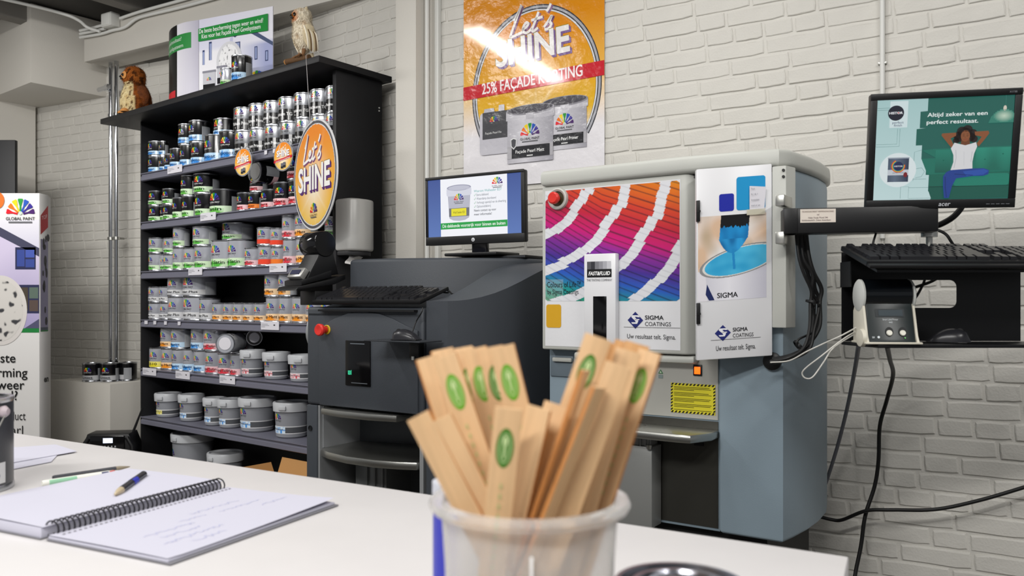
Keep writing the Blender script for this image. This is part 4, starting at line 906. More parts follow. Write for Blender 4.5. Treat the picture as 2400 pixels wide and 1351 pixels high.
# flat monitor on the hood
def monitor(name, label, tl, tr, bl, br, thick, brand=None):
    w_ = ((tr-tl).length+(br-bl).length)/2; h_ = ((tl-bl).length+(tr-br).length)/2
    o = (bl+br)/2; U = (tr+br-tl-bl).normalized(); W_ = (tl+tr-bl-br); W_ = (W_-U*W_.dot(U)).normalized(); N = U.cross(W_)*-1
    M = Matrix((U, -U.cross(W_), W_)).transposed()
    T = thing(name, label, 'monitor', o, 0, None, rot=M.to_euler())
    return T, w_, h_
tl, tr, bl, br = P(992, 418, 3.28), P(1223, 397, 3.05), P(1000, 577, 3.28), P(1229, 566, 3.05)
T, mw, mh = monitor('flat_monitor', 'black monitor with paint advert on white and blue on the dark machine', tl, tr, bl, br, .02)
fr = MB().box(-mw/2, mw/2, .002, .032, 0, mh, .006).build('monitor_case', M_BPLAST, T)
for b in ((-mw/2, mw/2, -.004, .004, mh-.012, mh), (-mw/2, mw/2, -.004, .004, 0, .033), (-mw/2, -mw/2+.012, -.004, .004, .033, mh-.012), (mw/2-.012, mw/2, -.004, .004, .033, mh-.012)): MB().box(*b, .0015).build('bezel', M_BPLAST, T)
sx, sz0, sz1 = mw/2-.012, .033, mh-.012
a = Art(); BL1, BL2 = lin('#3f5597'), lin('#5b78b8')
a.field(-sx, sz0, sx, sz1, 8, 4, lambda u, v: mix(BL2, BL1, v))
qw = (sz1-sz0)*1.36/2; a.top().rect(-qw, sz0, qw, sz1, '#f4f5fb'); sh = sz1-sz0
a.top().rect(-qw, sz0+sh*.125, qw, sz0+sh*.235, '#1fa046'); a.top().text('Dé dekkende voorstrijk voor binnen en buiten', 0, sz0+sh*.155, .018, '#f5fbf5', bold=.015, align='C', fit=qw*1.88)
a.fan(qw*.72, sz0+sh*.84, qw*.32)
bx = -qw*.42; bw = qw*.36; y0, y1 = sz0+sh*.285, sz0+sh*.78
a.poly([(bx-bw*.84, y0+.006), (bx-bw*.5, y0-.003), (bx, y0-.006), (bx+bw*.5, y0-.003), (bx+bw*.84, y0+.006), (bx+bw*.98, y1), (bx-bw*.98, y1)], '#b9bac8')
a.top().rrect(bx-bw*1.06, y1-.02, bx+bw*1.06, y1+.012, .008, '#d7d8e4'); a.disc(bx, y1+.012, bw*1.03, .012, '#9a9bb0'); a.rect(bx-bw*.86, y0+.012, bx+bw*.86, y0+.045, '#6f7178'); a.top().rect(bx-bw*.66, y0+.014, bx+bw*.62, y0+.043, '#e9df2c'); a.disc(bx, y1+.012, bw*.9, .009, '#c2c3d2'); a.top().text('Wall Sealer ED', bx, y0+.024, .012, '#33301a', align='C', fit=bw*1.0); a.fan(bx, y0+.075, bw*.85)
for i, (t, c, b, f) in enumerate((('Waarom Wallsealer ED?', '#3aa6a0', 0, .62), ('Extra dekkend', '#5b6470', 0, .27), ('Waterdamp doorlatend', '#5b6470', 0, .44), ('Verhoogt opentijd van de afwerking', '#5b6470', 0, .66), ('Oplosmiddelvrij', '#5b6470', 0, .32), ('Neem contact op voor', '#2c3440', .012, .50), ('meer informatie!', '#2c3440', .012, .40))):
    z = sz0+sh*(.73-.066*i); x = qw*.04+(.012 if 0 < i < 5 else 0); a.text(t, x, z, .013, c, bold=b, fit=qw*f*1.3)
    if 0 < i < 5: a.stroke([(qw*.04, z+.004), (qw*.04+.003, z), (qw*.04+.008, z+.009)], .0014, '#3aa05a')
a.build('screen', T, front(0, .0005, 0), ink('screen_ink', emit=.95, rough=.2))
MB().lathe([(0, 0), (.0075, 0), (.0075, .001), (0, .001)], 20, M=Matrix.Translation((0, -.004, .016)) @ R90).build('badge', mat('badge_white', '#d0d2d6', .3), T)
a = Art(); a.text('hp', 0, .0125, .008, '#1a1a1e', align='C', bold=.01, shear=.25); a.build('badge_print', T, front(0, -.0052, 0), M_INK)
Lm = loc_of(T); hz = 1.2586
zl = hz-T.location.z; MB().box(-.035, .035, .036, .06, zl+.012, mh*.5, .006).build('stand_neck', mat('neck_gloss', '#15161f', .15), T)
MB().box(-.12, .12, -.03, .15, zl+.001, zl+.013, .004).build('stand_foot', M_BPLAST, T)
mo = GO+GU*.36+GV*.62; T = thing('monitor_riser', 'flat black board under the monitor on the dark machine', 'board', (mo.x, mo.y, 1.2462), GA)
MB().box(-.22, .27, -.11, .12, 0, .012, .002).build('board', M_BPLAST, T); MB().box(-.22, .27, -.112, -.11, .003, .009).build('edge_strip', M_DG2, T)
# ================================================================ white paint dispenser with colour-fan front
MA = math.radians(-33.7); MO = Vector((.0996, 2.64, 0)); MU = Vector((math.cos(MA), math.sin(MA), 0)); MV_ = Vector((-math.sin(MA), math.cos(MA), 0))
def mx(px, y=0):
    k = (px-CX)/F; a = MO+MV_*y; return (k*a.y-a.x)/(MU.x-k*MU.y)
def mzz(px, py, y=0): return EYE+(HY-py)/F*(MO+MU*mx(px, y)+MV_*y).y
T = thing('paint_dispenser', 'white and blue-grey paint dispenser with rainbow colour-fan sticker on its door', 'machine', MO, MA)
M_LG = mat('light_grey_shell', '#b9bab4', .45, bump=.06, bscale=300); M_BG = mat('blue_grey_shell', '#8595a0', .48, bump=.08, bscale=300, var=.05, vscale=5); M_WD = mat('white_door', '#dddde0', .3)
PW = mx(1606); PE = mx(1632); zp0, zp1 = .926, 1.452
side = [(.758, .03), (.772, .10), (.785, .2), (.79, .3), (.785, .42), (.765, .52), (.70, .60)]
dp0 = loc_of(T)
# cabinet bodies
ZB = .413
MB().prism([(.0, .045), (mx(1688, .045), .045), (mx(1688, .045), .3), (.3, .62), (.0, .55)], ZB, .95, bev=.004).build('lower_cabinet', M_BG, T)
MB().prism([(mx(1688, .03), .03)]+side+[(.58, .62)], ZB, 1.455, bev=.012, seg=3).build('side_cabinet', M_BG, T, smooth=30)
MB().prism([(.0, .03), (.57, .03), (.58, .6), (.0, .55)], .93, 1.455).build('upper_cabinet', M_LG, T)
MB().prism([(.03, .08), (.70, .08), (.70, .55), (.03, .5)], 0, ZB-.001).build('stand', mat('stand_black', '#0c0c0d', .6), T)
# front door (left)
dl = MB().prism([(0, .028), (0, 0), (PW, -.006), (PW+.012, -.002), (PE, .03)], zp0, zp1, bev=.006, seg=3).build('front_door', M_LG, T)
a = Art(); A0, A1 = .010, PW-.012
a.rect(A0, zp0+.012, A1, zp1-.014, '#dfdfe2')
fx0, fx1, fz0, fz1 = mx(1279), mx(1595), mzz(1590, 706), mzz(1590, 424); FW, FH = fx1-fx0, fz1-fz0
a.top(); HUE = [(0, '#e8a020'), (.10, '#ea7a1e'), (.26, '#e0482a'), (.38, '#cf2440'), (.5, '#d8187c'), (.6, '#8a2a9c'), (.70, '#4a2f9a'), (.80, '#2a5fc8'), (.9, '#159a9a'), (1.0, '#1f9a5a')]
def hue(t):
    for (t0, c0), (t1, c1) in zip(HUE, HUE[1:]):
        if t <= t1: return mix(lin(c0), lin(c1), (t-t0)/(t1-t0))
    return lin(HUE[-1][1])
def fanpic(u, v):
    x, y = u*1.12, v                       # leaves spread from a pivot low on the right; white stripes cross them in arcs
    s = x*.55-y                            # along leaves: lines falling to the right
    r = math.hypot(x+.25, y-1.22); a2 = math.atan2(1.22-y, x+.25)
    leaf = (y+.42*(x-.5)*(1 if x < .8 else 1)-.25*max(0, .5-x))
    edge = abs(((leaf*17+.4*noise.noise((leaf*9, 0, 1))) % 1)-.5)*2
    k = (r+.05*noise.noise((int(leaf*17)*1.7, 0, 3)))/.31
    st = k % 1
    if 0 < st < .27: c = mix(lin('#dcdde2'), lin('#a9abb4'), max(0, edge-.75)*2)
    else:
        t = 1-.68*y-u*(.16+.13*y)+.03*noise.noise((int(leaf*17)*2.3, int(k), 7)); c = hue(max(0, min(1, t)))
        c = mix(tuple(q*.86 for q in c), (.01, .01, .02), max(0, edge-.72)*3.2)
    if x < .16 and y < .2: c = mix(c, lin('#e6e8ea'), .15)
    return c
def rmask(u, v):
    w_, h_ = FW, FH; x, y = u*w_, v*h_; r = .012; qx = max(r-x, x-(w_-r), 0); qy = max(r-y, y-(h_-r), 0); return qx*qx+qy*qy <= r*r
a.field(fx0, fz0, fx1, fz1, 170, 190, fanpic, rmask)
a.l += 1
a.rrect(mx(1281), mzz(1281, 768), mx(1316), mzz(1281, 714), .008, '#d2a01c')
tx = lambda px: mx(px)
a.text('Colours of Life™', tx(1283), mzz(1300, 674), .026, '#101014', fit=tx(1362)-tx(1283)); a.text('by Sigma Coatings', tx(1284), mzz(1300, 690), .022, '#101014', fit=tx(1357)-tx(1284))
def sigma_logo(a, x, y, h, fitw):
    """blue diamond with white angular S, two-line name, rule, slogan"""
    a.poly([(x, y-h/2), (x+h/2, y), (x, y+h/2), (x-h/2, y)], '#20286e'); s = h/2; a.top()
    a.poly([(x+p*s, y+q*s) for p, q in ((-.42, .58), (.42, .58), (.60, .36), (.30, .36), (.22, .40), (-.08, .40), (.20, .1), (.42, -.12), (.58, -.34), (-.56, -.34), (-.42, -.58+.0), (-.3, -.34), (.0, -.34), (-.02, -.10), (-.24, .12), (-.34, .22), (-.58, .36))][:7]+[(x+p*s, y+q*s) for p, q in ((.40, -.08), (.24, -.42), (-.40, -.42), (-.52, -.24), (.06, -.24), (-.02, -.06), (-.26, .14), (-.52, .38))], '#e6e6ea')
    a.rect(x-.10*s, y+.02*s, x+.52*s, y+.14*s, '#e6e6ea')
    a.text('SIGMA', x+h*.62, y+h*.05, h*.34, '#17171c', bold=.02, fit=fitw*.72); a.text('COATINGS', x+h*.62, y-h*.32, h*.34, '#17171c', fit=fitw)
    a.rect(x-h*.75, y-h*.42, x+h*.62+fitw*1.35, y-h*.40, '#17171c')
h_ = mzz(1492, 731)-mzz(1492, 771); sigma_logo(a, mx(1491), mzz(1491, 751), h_, mx(1576)-mx(1515))
a.text('Uw resultaat telt. Sigma.', mx(1472), mzz(1500, 794), .02, '#17171c', fit=mx(1586)-mx(1472))
a.build('door_sticker', dl, flat((0, 0, 0), (PW, -.006, 0), (0, 0, 1)), ink('sticker_ink', rough=.13, coat=.6, bump=.12, bscale=55))
# stop button in its collar
ex_, ez_ = mx(1310), mzz(1310, 467)
MB().lathe([(.024, .006), (.030, .010), (.034, .008), (.036, 0), (.036, -.002)], 32, M=Matrix.Translation((ex_, -.004, ez_)) @ R90).build('button_collar', M_LG, T)
MB().lathe([(0, .001), (.026, .001), (.026, .004), (0, .004)], 24, M=Matrix.Translation((ex_, -.003, ez_)) @ R90).build('button_well', mat('olive_dark', '#3a3418', .6), T)
MB().lathe([(.010, .004), (.010, .02), (.019, .024), (.019, .034), (.015, .038), (0, .037)], 24, M=Matrix.Translation((ex_, -.004, ez_)) @ R90).build('stop_button', mat('red_button', '#d5322a', .35), T)
# gauge cover in the middle of the door
gx0, gx1, gz0, gz1 = mx(1379), mx(1453), zp0+.004, mzz(1415, 596)
g = MB().box(gx0, gx1, -.03, -.004, gz0, gz1, .004).build('sight_cover', M_WD, T)
MB().box(mx(1401), mx(1432), -.0315, -.029, gz0+.02, mzz(1415, 695), .001).build('sight_glass', M_GLOSSB, T)
a = Art(); gw = gx1-gx0
for k in range(6): a.rect(gx0+gw*(.11+.125*k), mzz(1415, 632), gx0+gw*(.11+.125*(k+1)), mzz(1415, 614), ('#55555a', '#34343a', '#7a7a80', '#8f8f96', '#a9a9b0', '#c4c4ca')[k])
a.rect(gx0+gw*.11, mzz(1415, 651), gx0+gw*.88, mzz(1415, 632), '#0e0e10'); a.top().text('FAST&FLUID', (gx0+gx1)/2, mzz(1415, 646), .016, '#f2f2f2', bold=.03, align='C', shear=.2, fit=gw*.68)
a.text('THE TINTING COMPANY', (gx0+gx1)/2, mzz(1415, 660), .01, '#4a4a50', align='C', fit=gw*.8); a.build('cover_print', g, front(0, -.03, 0), M_INK)
# cap
cz0, cz1 = 1.452, 1.503
MB().prism([(-.006, .02), (.0, -.012), (PW, -.018), (PE+.02, -.012), (.66, .0), (.752, .012), (.775, .05)]+[(x+.010, y) for x, y in side[1:]]+[(.58, .64), (.0, .58)], cz0, cz1, bev=.014, seg=3).build('cap', M_LG, T, smooth=35)
MB().prism([(.0, .012), (.57, .012), (.755, .03), (.755, .08), (.0, .08)], cz0-.012, cz0).build('cap_gap', M_BPLAST, T)
# sagging side door, facing the room
dTL, dTR, dBL, dBR = P(1633, 397, 2.23), P(1809, 384, 2.225), P(1633, 846, 2.23), P(1811, 834, 2.225)
D = (dBL+dBR)/2; U = (dTR+dBR-dTL-dBL); DWd = U.length/2; Wv = (dTL+dTR-dBL-dBR); DH = Wv.length/2; U.normalize(); Wv.normalize(); Nd = Vector((-U.y, U.x, 0)).normalized()   # the door hangs out of square: upright sides, sloping edges
DM = Matrix((U, Nd, Wv)).transposed().to_4x4(); DM.translation = D
Ti = (Matrix.Translation(MO) @ Matrix.Rotation(MA, 4, 'Z')).inverted(); TD = Ti @ DM
def on_door(m_, M): m_.transform(M); return m_
sd_ = MB().box(-DWd/2, DWd/2, 0, .022, 0, DH, .003).mesh('side_door', M_WD); sd_ = link('side_door', on_door(sd_, TD), T)
f1 = MB().prism([tuple(dp0(Vector((*XY(1634, 2.27), 0))).xy), tuple(dp0(Vector((*XY(1806, 2.262), 0))).xy), (.74, .05), (.52, .05)], .935, 1.45).build('door_frame', mat('frame_dark', '#3a3c3e', .5), T)
a = Art(); kx = DWd/178.; kz = DH/449.
dx = lambda px: -DWd/2+(px-1633)*kx; dz = lambda px, py: DH-(py-(397-(px-1633)*.07))*kz
ph0, ph1, pz0, pz1 = dx(1636), dx(1797), dz(1700, 704), dz(1700, 505)
def potpic(u, v):
    c = mix(lin('#e8e4e2'), lin('#d8b79a'), .6+noise.noise((u*3, v*3, 2))*1.6) if v > .35 else lin('#dfdce2'); c = mix(c, lin('#b9a488'), max(0, noise.noise((u*4, v*4, 9))*1.2) if v > .4 else 0)
    e = ((u-.62)/.6)**2+((v-.44-.16*(u-.5))/.17)**2
    if u > .0 and v < .40+.14*(u-.5) and u > .10-.0*v+.1*(.4-v): c = mix(lin('#e4e3ea'), lin('#a9a8b8'), abs(u-.45)*1.3)
    if e < 1: c = lin('#8a8a8c') if e > .86 else (lin('#d9d8d2') if e > .76 else mix(lin('#2f9fd0'), lin('#4db8e0'), u+noise.noise((u*5, v*9, 4))))
    bw_ = .16-.10*max(0, .62-v)*1.8
    bxc = .5+.10*(v-.6)
    if v > .72 and abs(u-bxc-.01) < .21+.1*(v-.85)*0: c = lin('#0c0c10') if v > .86+.04*noise.noise((u*30, 0, 0)) else mix(lin('#1d8fd0'), lin('#0e6fae'), noise.noise((u*9, v*5, 1))+.4)
    if .55 < v <= .72 and abs(u-bxc+.0) < .21*((v-.55)/.17)**.5: c = mix(lin('#2a9ad8'), lin('#0f6ca8'), noise.noise((u*9, v*7, 1))+.5)
    if .36 < v <= .6 and abs(u-.52-.02*(.5-v)*4) < .018: c = lin('#1d86c4')
    return c
a.field(ph0, pz0, ph1, pz1, 200, 230, potpic)
a.l += 1; PWd = ph1-ph0; PHt = pz1-pz0
a.poly([(ph0+PWd*.13, pz0+PHt*.2), (ph0+PWd*.24, pz0+.002), (ph0+PWd*.16, pz0+.002), (ph0+PWd*.11, pz0+PHt*.08)], '#1f2a5c'); a.text('SIGMA', ph0+PWd*.28, pz0+PHt*.03, .02, '#1a1a20', bold=.025, fit=PWd*.3)
a.rrect(dx(1686), dz(1700, 496), dx(1721), dz(1700, 455), .006, '#1f2aa0'); a.rrect(dx(1727), dz(1755, 492), dx(1795), dz(1755, 414), .007, '#1b93cc')
sigma_logo(a, dx(1694), dz(1694, 781), .044, .056); a.text('Uw resultaat telt. Sigma.', dx(1678), dz(1680, 823), .02, '#17171c', fit=dx(1771)-dx(1678))
link('door_sticker', on_door(a.mesh('door_sticker', front(0, 0, 0, eps=.0004, e0=.0005), ink('sticker_ink2', rough=.3)), TD), sd_)
for z in (.10, .38): 
    h = MB().box(-DWd/2-.002, -DWd/2+.008, -.008, .0, z, z+.058, .001).box(-DWd/2+.0, -DWd/2+.009, -.0095, -.006, z+.025, z+.031).mesh('door_hinge', M_BPLAST); link('door_hinge', on_door(h, TD), T)
nt_ = MB().faces([(dx(1757), -.004, dz(1757, 496)), (dx(1791), -.005, dz(1790, 498)), (dx(1794), -.012, dz(1790, 440)), (dx(1757), -.004, dz(1757, 437))], [(0, 1, 2, 3)]).mesh('n', mat('paper_white', '#d9d7de', .6))
nb = thing('paper_note', 'small handwritten paper note taped over the light blue square of the side door', 'note', D, 0); DN = DM.copy(); DN.translation = (0, 0, 0); link('note_paper', on_door(nt_, DN), nb)
tp = MB().box(dx(1750), dx(1793), -.0062, -.0055, dz(1757, 505), dz(1757, 492)).mesh('tape_strip', mat('tape', '#d9d4c0', .3, alpha=.6)); link('tape_strip', on_door(tp, DN), nb)
a = Art()
for q, (t, f) in enumerate((('Fatum', .010), ('0-15 /', .018), ('bewaarplaats', .022), ('maak er van', .024))): a.text(t, dx(1759), dz(1760, 446+q*13), .006, '#5a5a66', fit=f)
link('note_writing', on_door(a.mesh('note_writing', front(0, -.0082, 0, e0=.003), M_INK), DN), nb)
# hinge profile and arm mount on the right
pr = [P(1810, 700, 2.225), P(1842, 700, 2.205)]; p0_, p1_ = dp0(pr[0]), dp0(pr[1])
prof = MB().prism([tuple(p0_.xy), tuple(p1_.xy), (p1_.x+.012, p1_.y+.05), (p0_.x+.012, p0_.y+.05)], EYE-(768-708)/F*2.25, 1.45, bev=.003).build('hinge_profile', M_LG, T)
for py in (399, 414): 
    b_ = dp0(P(1836, py, 2.206)); MB().lathe([(0, .001), (.004, .001), (.004, -.002)], 10, M=Matrix.Translation(b_) @ R90).build('screw_hole', M_BPLAST, prof)
for py0, py1 in ((488, 462), (575, 547)):
    b_ = dp0(P(1842, py0, 2.195)); hh = (py0-py1)/F*2.23; MB().box(b_.x-.012, b_.x+.012, b_.y-.06, b_.y+.02, b_.z, b_.z+hh, .003).build('arm_bearing', M_STEEL, T)
gq = dp0(P(1806, 848, 2.24)); MB().lathe([(0, 0), (.021, 0), (.025, .004), (.025, .012), (.018, .016), (0, .016)], 20, M=Matrix.Translation((gq.x, .030, gq.z)) @ R90).build('cable_grommet', M_BPLAST, T)
# lower front: vent, nozzle rim, stainless plate, label, switch, table
yl = .045
MB().box(mx(1292, yl), mx(1345, yl), yl-.006, yl+.0, mzz(1318, 883, yl), mzz(1318, 834, yl), .002).build('drawer_front', mat('drawer_grey', '#6a767f', .45), T)
MB().box(mx(1300, yl), mx(1345, yl), yl-.018, yl-.006, mzz(1318, 848, yl), mzz(1318, 838, yl), .004).build('drawer_handle', M_LG, T)
sp0, sp1 = mx(1400, yl), mx(1684, yl)
st = MB().box(sp0, sp1, yl-.004, yl+.0, mzz(1620, 980, yl), .928).build('steel_plate', mat('steel_sheet', '#bdbcb5', .4, .45, bump=.04, bscale=60, stretch=(1, 30, 30)), T)
MB().box(mx(1360, yl), mx(1640, yl), yl-.045, yl-.004, .90, .922, .008).build('nozzle_rim', M_LG, T)
MB().box(sp0, sp1, yl-.003, yl+.0, ZB+.01, mzz(1620, 984, yl), .0).build('lower_plate', mat('dark_steel', '#55544f', .38, .8, bump=.05, bscale=60), T)
lx0, lx1, lz0, lz1 = mx(1574, yl), mx(1678, yl), mzz(1626, 970, yl), mzz(1626, 900, yl)
wl = MB().box(lx0, lx1, yl-.0052, yl-.0042, lz0, lz1).build('warning_label', mat('label_yellow', '#cdc22c', .45), T)
a = Art(); lw, lh = lx1-lx0, lz1-lz0
def hz(x0, y0, x1, y1, n, ver):
    for k in range(n):
        t = k/n; dl_ = 1/n
        if ver: a.poly([(x0, y0+(y1-y0)*t), (x1, y0+(y1-y0)*(t+dl_*.4)), (x1, y0+(y1-y0)*(t+dl_*.9)), (x0, y0+(y1-y0)*(t+dl_*.5))], '#141410')
        else: a.poly([(x0+(x1-x0)*t, y0), (x0+(x1-x0)*(t+dl_*.5), y0), (x0+(x1-x0)*(t+dl_*.9), y1), (x0+(x1-x0)*(t+dl_*.4), y1)], '#141410')
hz(lx0, lz0, lx1, lz0+.006, 12, 0); hz(lx0, lz1-.006, lx1, lz1, 12, 0); hz(lx0, lz0+.006, lx0+.006, lz1-.006, 8, 1); hz(lx1-.006, lz0+.006, lx1, lz1-.006, 8, 1)
for k in range(17):
    if k % 4 != 3: a.rect(lx0+.010, lz1-.012-k*.0042, lx1-.010-(lw*.4 if k % 4 == 2 else random.uniform(0, .01)), lz1-.0105-k*.0042, '#3a3810')
a.build('label_print', wl, front(0, yl-.0052, 0, e0=.0004), M_INK)
sw = MB().box(mx(1627, yl), mx(1647, yl), yl-.009, yl-.004, mzz(1637, 881, yl), mzz(1637, 855, yl), .001).build('switch_frame', M_BPLAST, T)
MB().box(mx(1630, yl), mx(1644, yl), yl-.011, yl-.008, mzz(1637, 877, yl), mzz(1637, 860, yl), .001).build('switch_rocker', mat('lit_orange', '#ff5a14', .3, emit=2.2), T)
a = Art(); tx_, tz_ = mx(1550, yl), mzz(1550, 876, yl); a.poly([(tx_-.008, tz_), (tx_+.008, tz_), (tx_, tz_+.013)], '#2a6a3a'); a.top().poly([(tx_-.004, tz_+.002), (tx_+.004, tz_+.002), (tx_, tz_+.009)], '#b9c9b0'); a.rect(tx_-.007, tz_-.014, tx_+.007, tz_-.003, '#7d8a88'); a.build('hazard_print', T, front(0, yl-.0042, 0), M_INK)
tz2 = mzz(1600, 1013, -.05); tbl = [(mx(1400, -.06), -.09), (mx(1590, -.10), -.105), (mx(1618, -.10), -.10), (mx(1676, -.0), -.02), (mx(1680, .02), yl-.006), (mx(1400, yl), yl-.006)]
MB().prism(tbl, tz2-.024, tz2, bev=.007, seg=3).build('can_table', M_STEEL, T)
c0 = (mx(1490, .0), -.02); MB().lathe([(.05, 0), (.052, .0012), (.056, .0012), (.058, 0)], 40, M=Matrix.Translation((c0[0]-.02, c0[1]+.0, tz2))).build('table_ring', mat('dark_steel2', '#6e6d68', .4, .8), T)
MB().box(mx(1628, yl), mx(1650, yl), yl-.006, yl-.002, mzz(1640, 1045, yl), mzz(1640, 1020, yl)).build('sensor_plate', M_BPLAST, T)
M_ALU = mat('aluminium', '#9a9b99', .4, .45)
cxl, cxr = mx(1440, .0), mx(1532, -.0)
for k, (xa_, xb_) in enumerate(((cxl, mx(1508, 0)), (mx(1508, 0)+.001, cxr))): MB().box(xa_, xb_, -.03, .03, ZB+.24, tz2-.026, .003).build('lift_column', M_ALU, T)
MB().box(cxl-.008, cxr+.010, -.036, .034, ZB, ZB+.24, .003).build('lift_base', M_ALU, T)
for px in (1500, 1512, 1524): MB().box(mx(px, -.03), mx(px+3, -.03), -.034, -.03, ZB+.24, tz2-.026).build('column_rib', M_ALU, T)
MB().lathe([(0, 0), (.008, 0), (.01, .012), (0, .014)], 12, M=Matrix.Translation((cxr+.004, -.04, ZB+.235))).build('lift_bolt', M_STEEL, T)
# ================================================================ poster, wall conduit, workstation on its arm, cables
def onwall(px, py, off=.008): x, y = wallC(px, off); return Vector((x, y, EYE+(HY-py)/F*y))
q0, q1 = onwall(1087, 445, .012), onwall(1417, 420, .012); wz0 = q0.z; PWid = (Vector((q1.x, q1.y, 0))-Vector((q0.x, q0.y, 0))).length; PHt_ = 2.50-wz0
T = thing('wall_poster', 'glossy orange and white paint poster with red ribbon on the brick wall', 'poster', (q0.x, q0.y, wz0), A_R)
Lw = loc_of(T)
def pu(px, py): v = Lw(onwall(px, py, .012)); return v.x, v.z
vs, fs = [], []; NX, NZ = 24, 50
def wav(x, z): return 0.0
for j in range(NZ+1):
    for i in range(NX+1): vs.append((PWid*i/NX, wav(PWid*i/NX, PHt_*j/NZ), PHt_*j/NZ))
for j in range(NZ):
    for i in range(NX): k = j*(NX+1)+i; fs.append((k, k+1, k+NX+2, k+NX+1))
me = bpy.data.meshes.new('poster_sheet'); me.from_pydata(vs, [], fs); me.materials.append(mat('poster_paper', '#e2e0e0', .3)); [setattr(p, 'use_smooth', True) for p in me.polygons]; me.update(); sheet = link('poster_sheet', me, T)
m_ = me.copy(); 
def pmap(u, v, l): return Vector((u, wav(u, v)-.0009-.00022*l, v))
a = Art(); OR, YE, WHT = lin('#d98a10'), lin('#f0c25a'), lin('#e9e6ea')
zc = pu(1250, 290)[1]
def pbg(u, v):
    z = v*PHt_; t = (z-pu(1250, 300)[1])/(pu(1250, 20)[1]-pu(1250, 300)[1])
    return mix(WHT, mix(YE, OR, (t-.3)*1.5+.25*abs(u-.5)), t*2.2+.05)
a.field(0, 0, PWid, PHt_, 30, 60, pbg)
cx_, cy_ = pu(1252, 212); rx_ = (pu(1402, 205)[0]-pu(1100, 205)[0])/2; ry_ = pu(1252, 12)[1]-cy_
def ell(u, v):
    x, y = (u-.5)*2, (v-.5)*2; an = math.atan2(y+.35, x); r = math.hypot(x, y+.35)
    c = mix(lin('#e6c02a'), lin('#df8a14'), .45+.7*y); st = max(0, math.sin(an*9)*.5+math.sin(an*21+2)*.5)**2*.3*max(0, 1-r*1.1); c = mix(c, lin('#fbf3d8'), st+max(0, .5-r)*.7); return mix(WHT, c, (v-.16)*5)
a.top().field(cx_-rx_*.97, cy_-ry_*.97, cx_+rx_*.97, cy_+ry_*.97, 70, 90, ell, lambda u, v: (u-.5)**2+(v-.5)**2 < .25 and v > .16)
RA = (-.62, PI+.62)
a.top().ring(cx_, cy_, rx_, ry_, rx_*.085, '#3a3a40', 72, *RA); a.top().ring(cx_, cy_, rx_*.985, ry_*.985, rx_*.03, '#a9a9b0', 72, *RA); a.ring(cx_, cy_, rx_*.94, ry_*.945, rx_*.02, '#d9d9dc', 72, *RA)
a.l += 1; x0_, y0_ = pu(1182, 178)
sl = .12
for off, c in ((.006, '#8a5f86'), (0, '#f1ece9')): a.top(); lets(a, pu(1200, 92)[0]+off, pu(1200, 92)[1]-off, .25, c, .016 if off else .012)
bx_, bz_ = pu(1163, 158); bw_ = pu(1337, 118)[0]-bx_
for ox, oz, c in ((.010, -.010, '#7d5f96'), (.005, -.005, '#7d5f96'), (-.003, .003, '#9a8a30'), (0, 0, '#eeeae8')): a.top().text('SHINE', bx_+ox, bz_+oz, .155, c, bold=.03, fit=bw_, rot=.05)
r0, r1, r2, r3 = pu(1087, 237), pu(1417, 176), pu(1417, 141), pu(1087, 206)
a.top().poly([(0, r0[1]), (PWid, r1[1]), (PWid, r2[1]), (0, r3[1])], '#c8202e'); tx0 = pu(1131, 224); tx1 = pu(1366, 170); a.top().text('25% FAÇADE KORTING', tx0[0], tx0[1]+.004, .07, '#f4e9e9', bold=.025, fit=tx1[0]-tx0[0], rot=math.atan2(r1[1]-r0[1], PWid))
def bucket(px0, px1, pyt, pyb, word):
    (xa, zb_), (xb, zt_) = pu(px0, pyb), pu(px1, pyt); w2 = (xb-xa)/2; cx = (xa+xb)/2; zb_ = pu((px0+px1)/2, pyb)[1]; zt_ = pu((px0+px1)/2, pyt)[1]; h = zt_-zb_
    a.l += 1
    n = 14; bot = [(cx-w2*.86*math.cos(PI*k/n), zb_+.02-.02*math.sin(PI*k/n)) for k in range(n+1)]
    a.field(cx-w2, zb_+.0, cx+w2, zt_-.02, 20, 1, lambda u, v: mix(lin('#d3d1d8'), lin('#97959e'), abs(u-.35)*1.3), lambda u, v: True)
    a.top().field(cx-w2*1.06, zt_-h*.24, cx+w2*1.06, zt_-.02, 20, 1, lambda u, v: mix(lin('#dcdae0'), lin('#a3a1aa'), abs(u-.4)*1.3)); a.top().disc(cx, zt_-.02, w2*1.06, .022, '#8a8890', 40); a.top().disc(cx, zt_-.018, w2*.98, .017, '#4a4850', 40)
    a.rect(cx-.02, zt_-h*.24, cx+.02, zt_-h*.13, '#c1bfc6'); a.fan(cx, zb_+h*.46, w2*.86)
    a.top().rect(cx-w2, zb_+h*.08, cx+w2, zb_+h*.30, '#b3b1b6'); a.top().rect(cx-w2*.8, zb_+h*.085, cx+w2*.86, zb_+h*.29, '#2e2e32'); a.top().text(word, cx, zb_+h*.17, .02, '#f2f2f2', bold=.018, align='C', fit=w2*1.25); a.rect(cx-.015, zb_+h*.105, cx+.015, zb_+h*.125, '#e2e2e2')
bucket(1274, 1376, 226, 350, 'Façade Pearl Primer')
a.l += 1; (xa, za), (xb, zb2) = pu(1126, 366), pu(1196, 258); a.rrect(xa, za, xb+.04, zb2, .018, '#c6c4cc'); a.poly([(xa+.02, zb2-.005), (xa+.08, zb2-.005), (xa+.075, zb2+.018), (xa+.025, zb2+.018)], '#bdbbc3'); a.rrect(xa+.10, zb2-.005, xa+.13, zb2+.028, .004, '#d6d4da'); a.top().rect(xa+.015, za+.07, xb+.04, za+.19, '#4c4c50'); a.top().fan(xa+.075, za+.145, .045, txt=False); a.text('Façade Pearl Fix', xa+.03, za+.092, .014, '#e6e6e6', fit=.085)
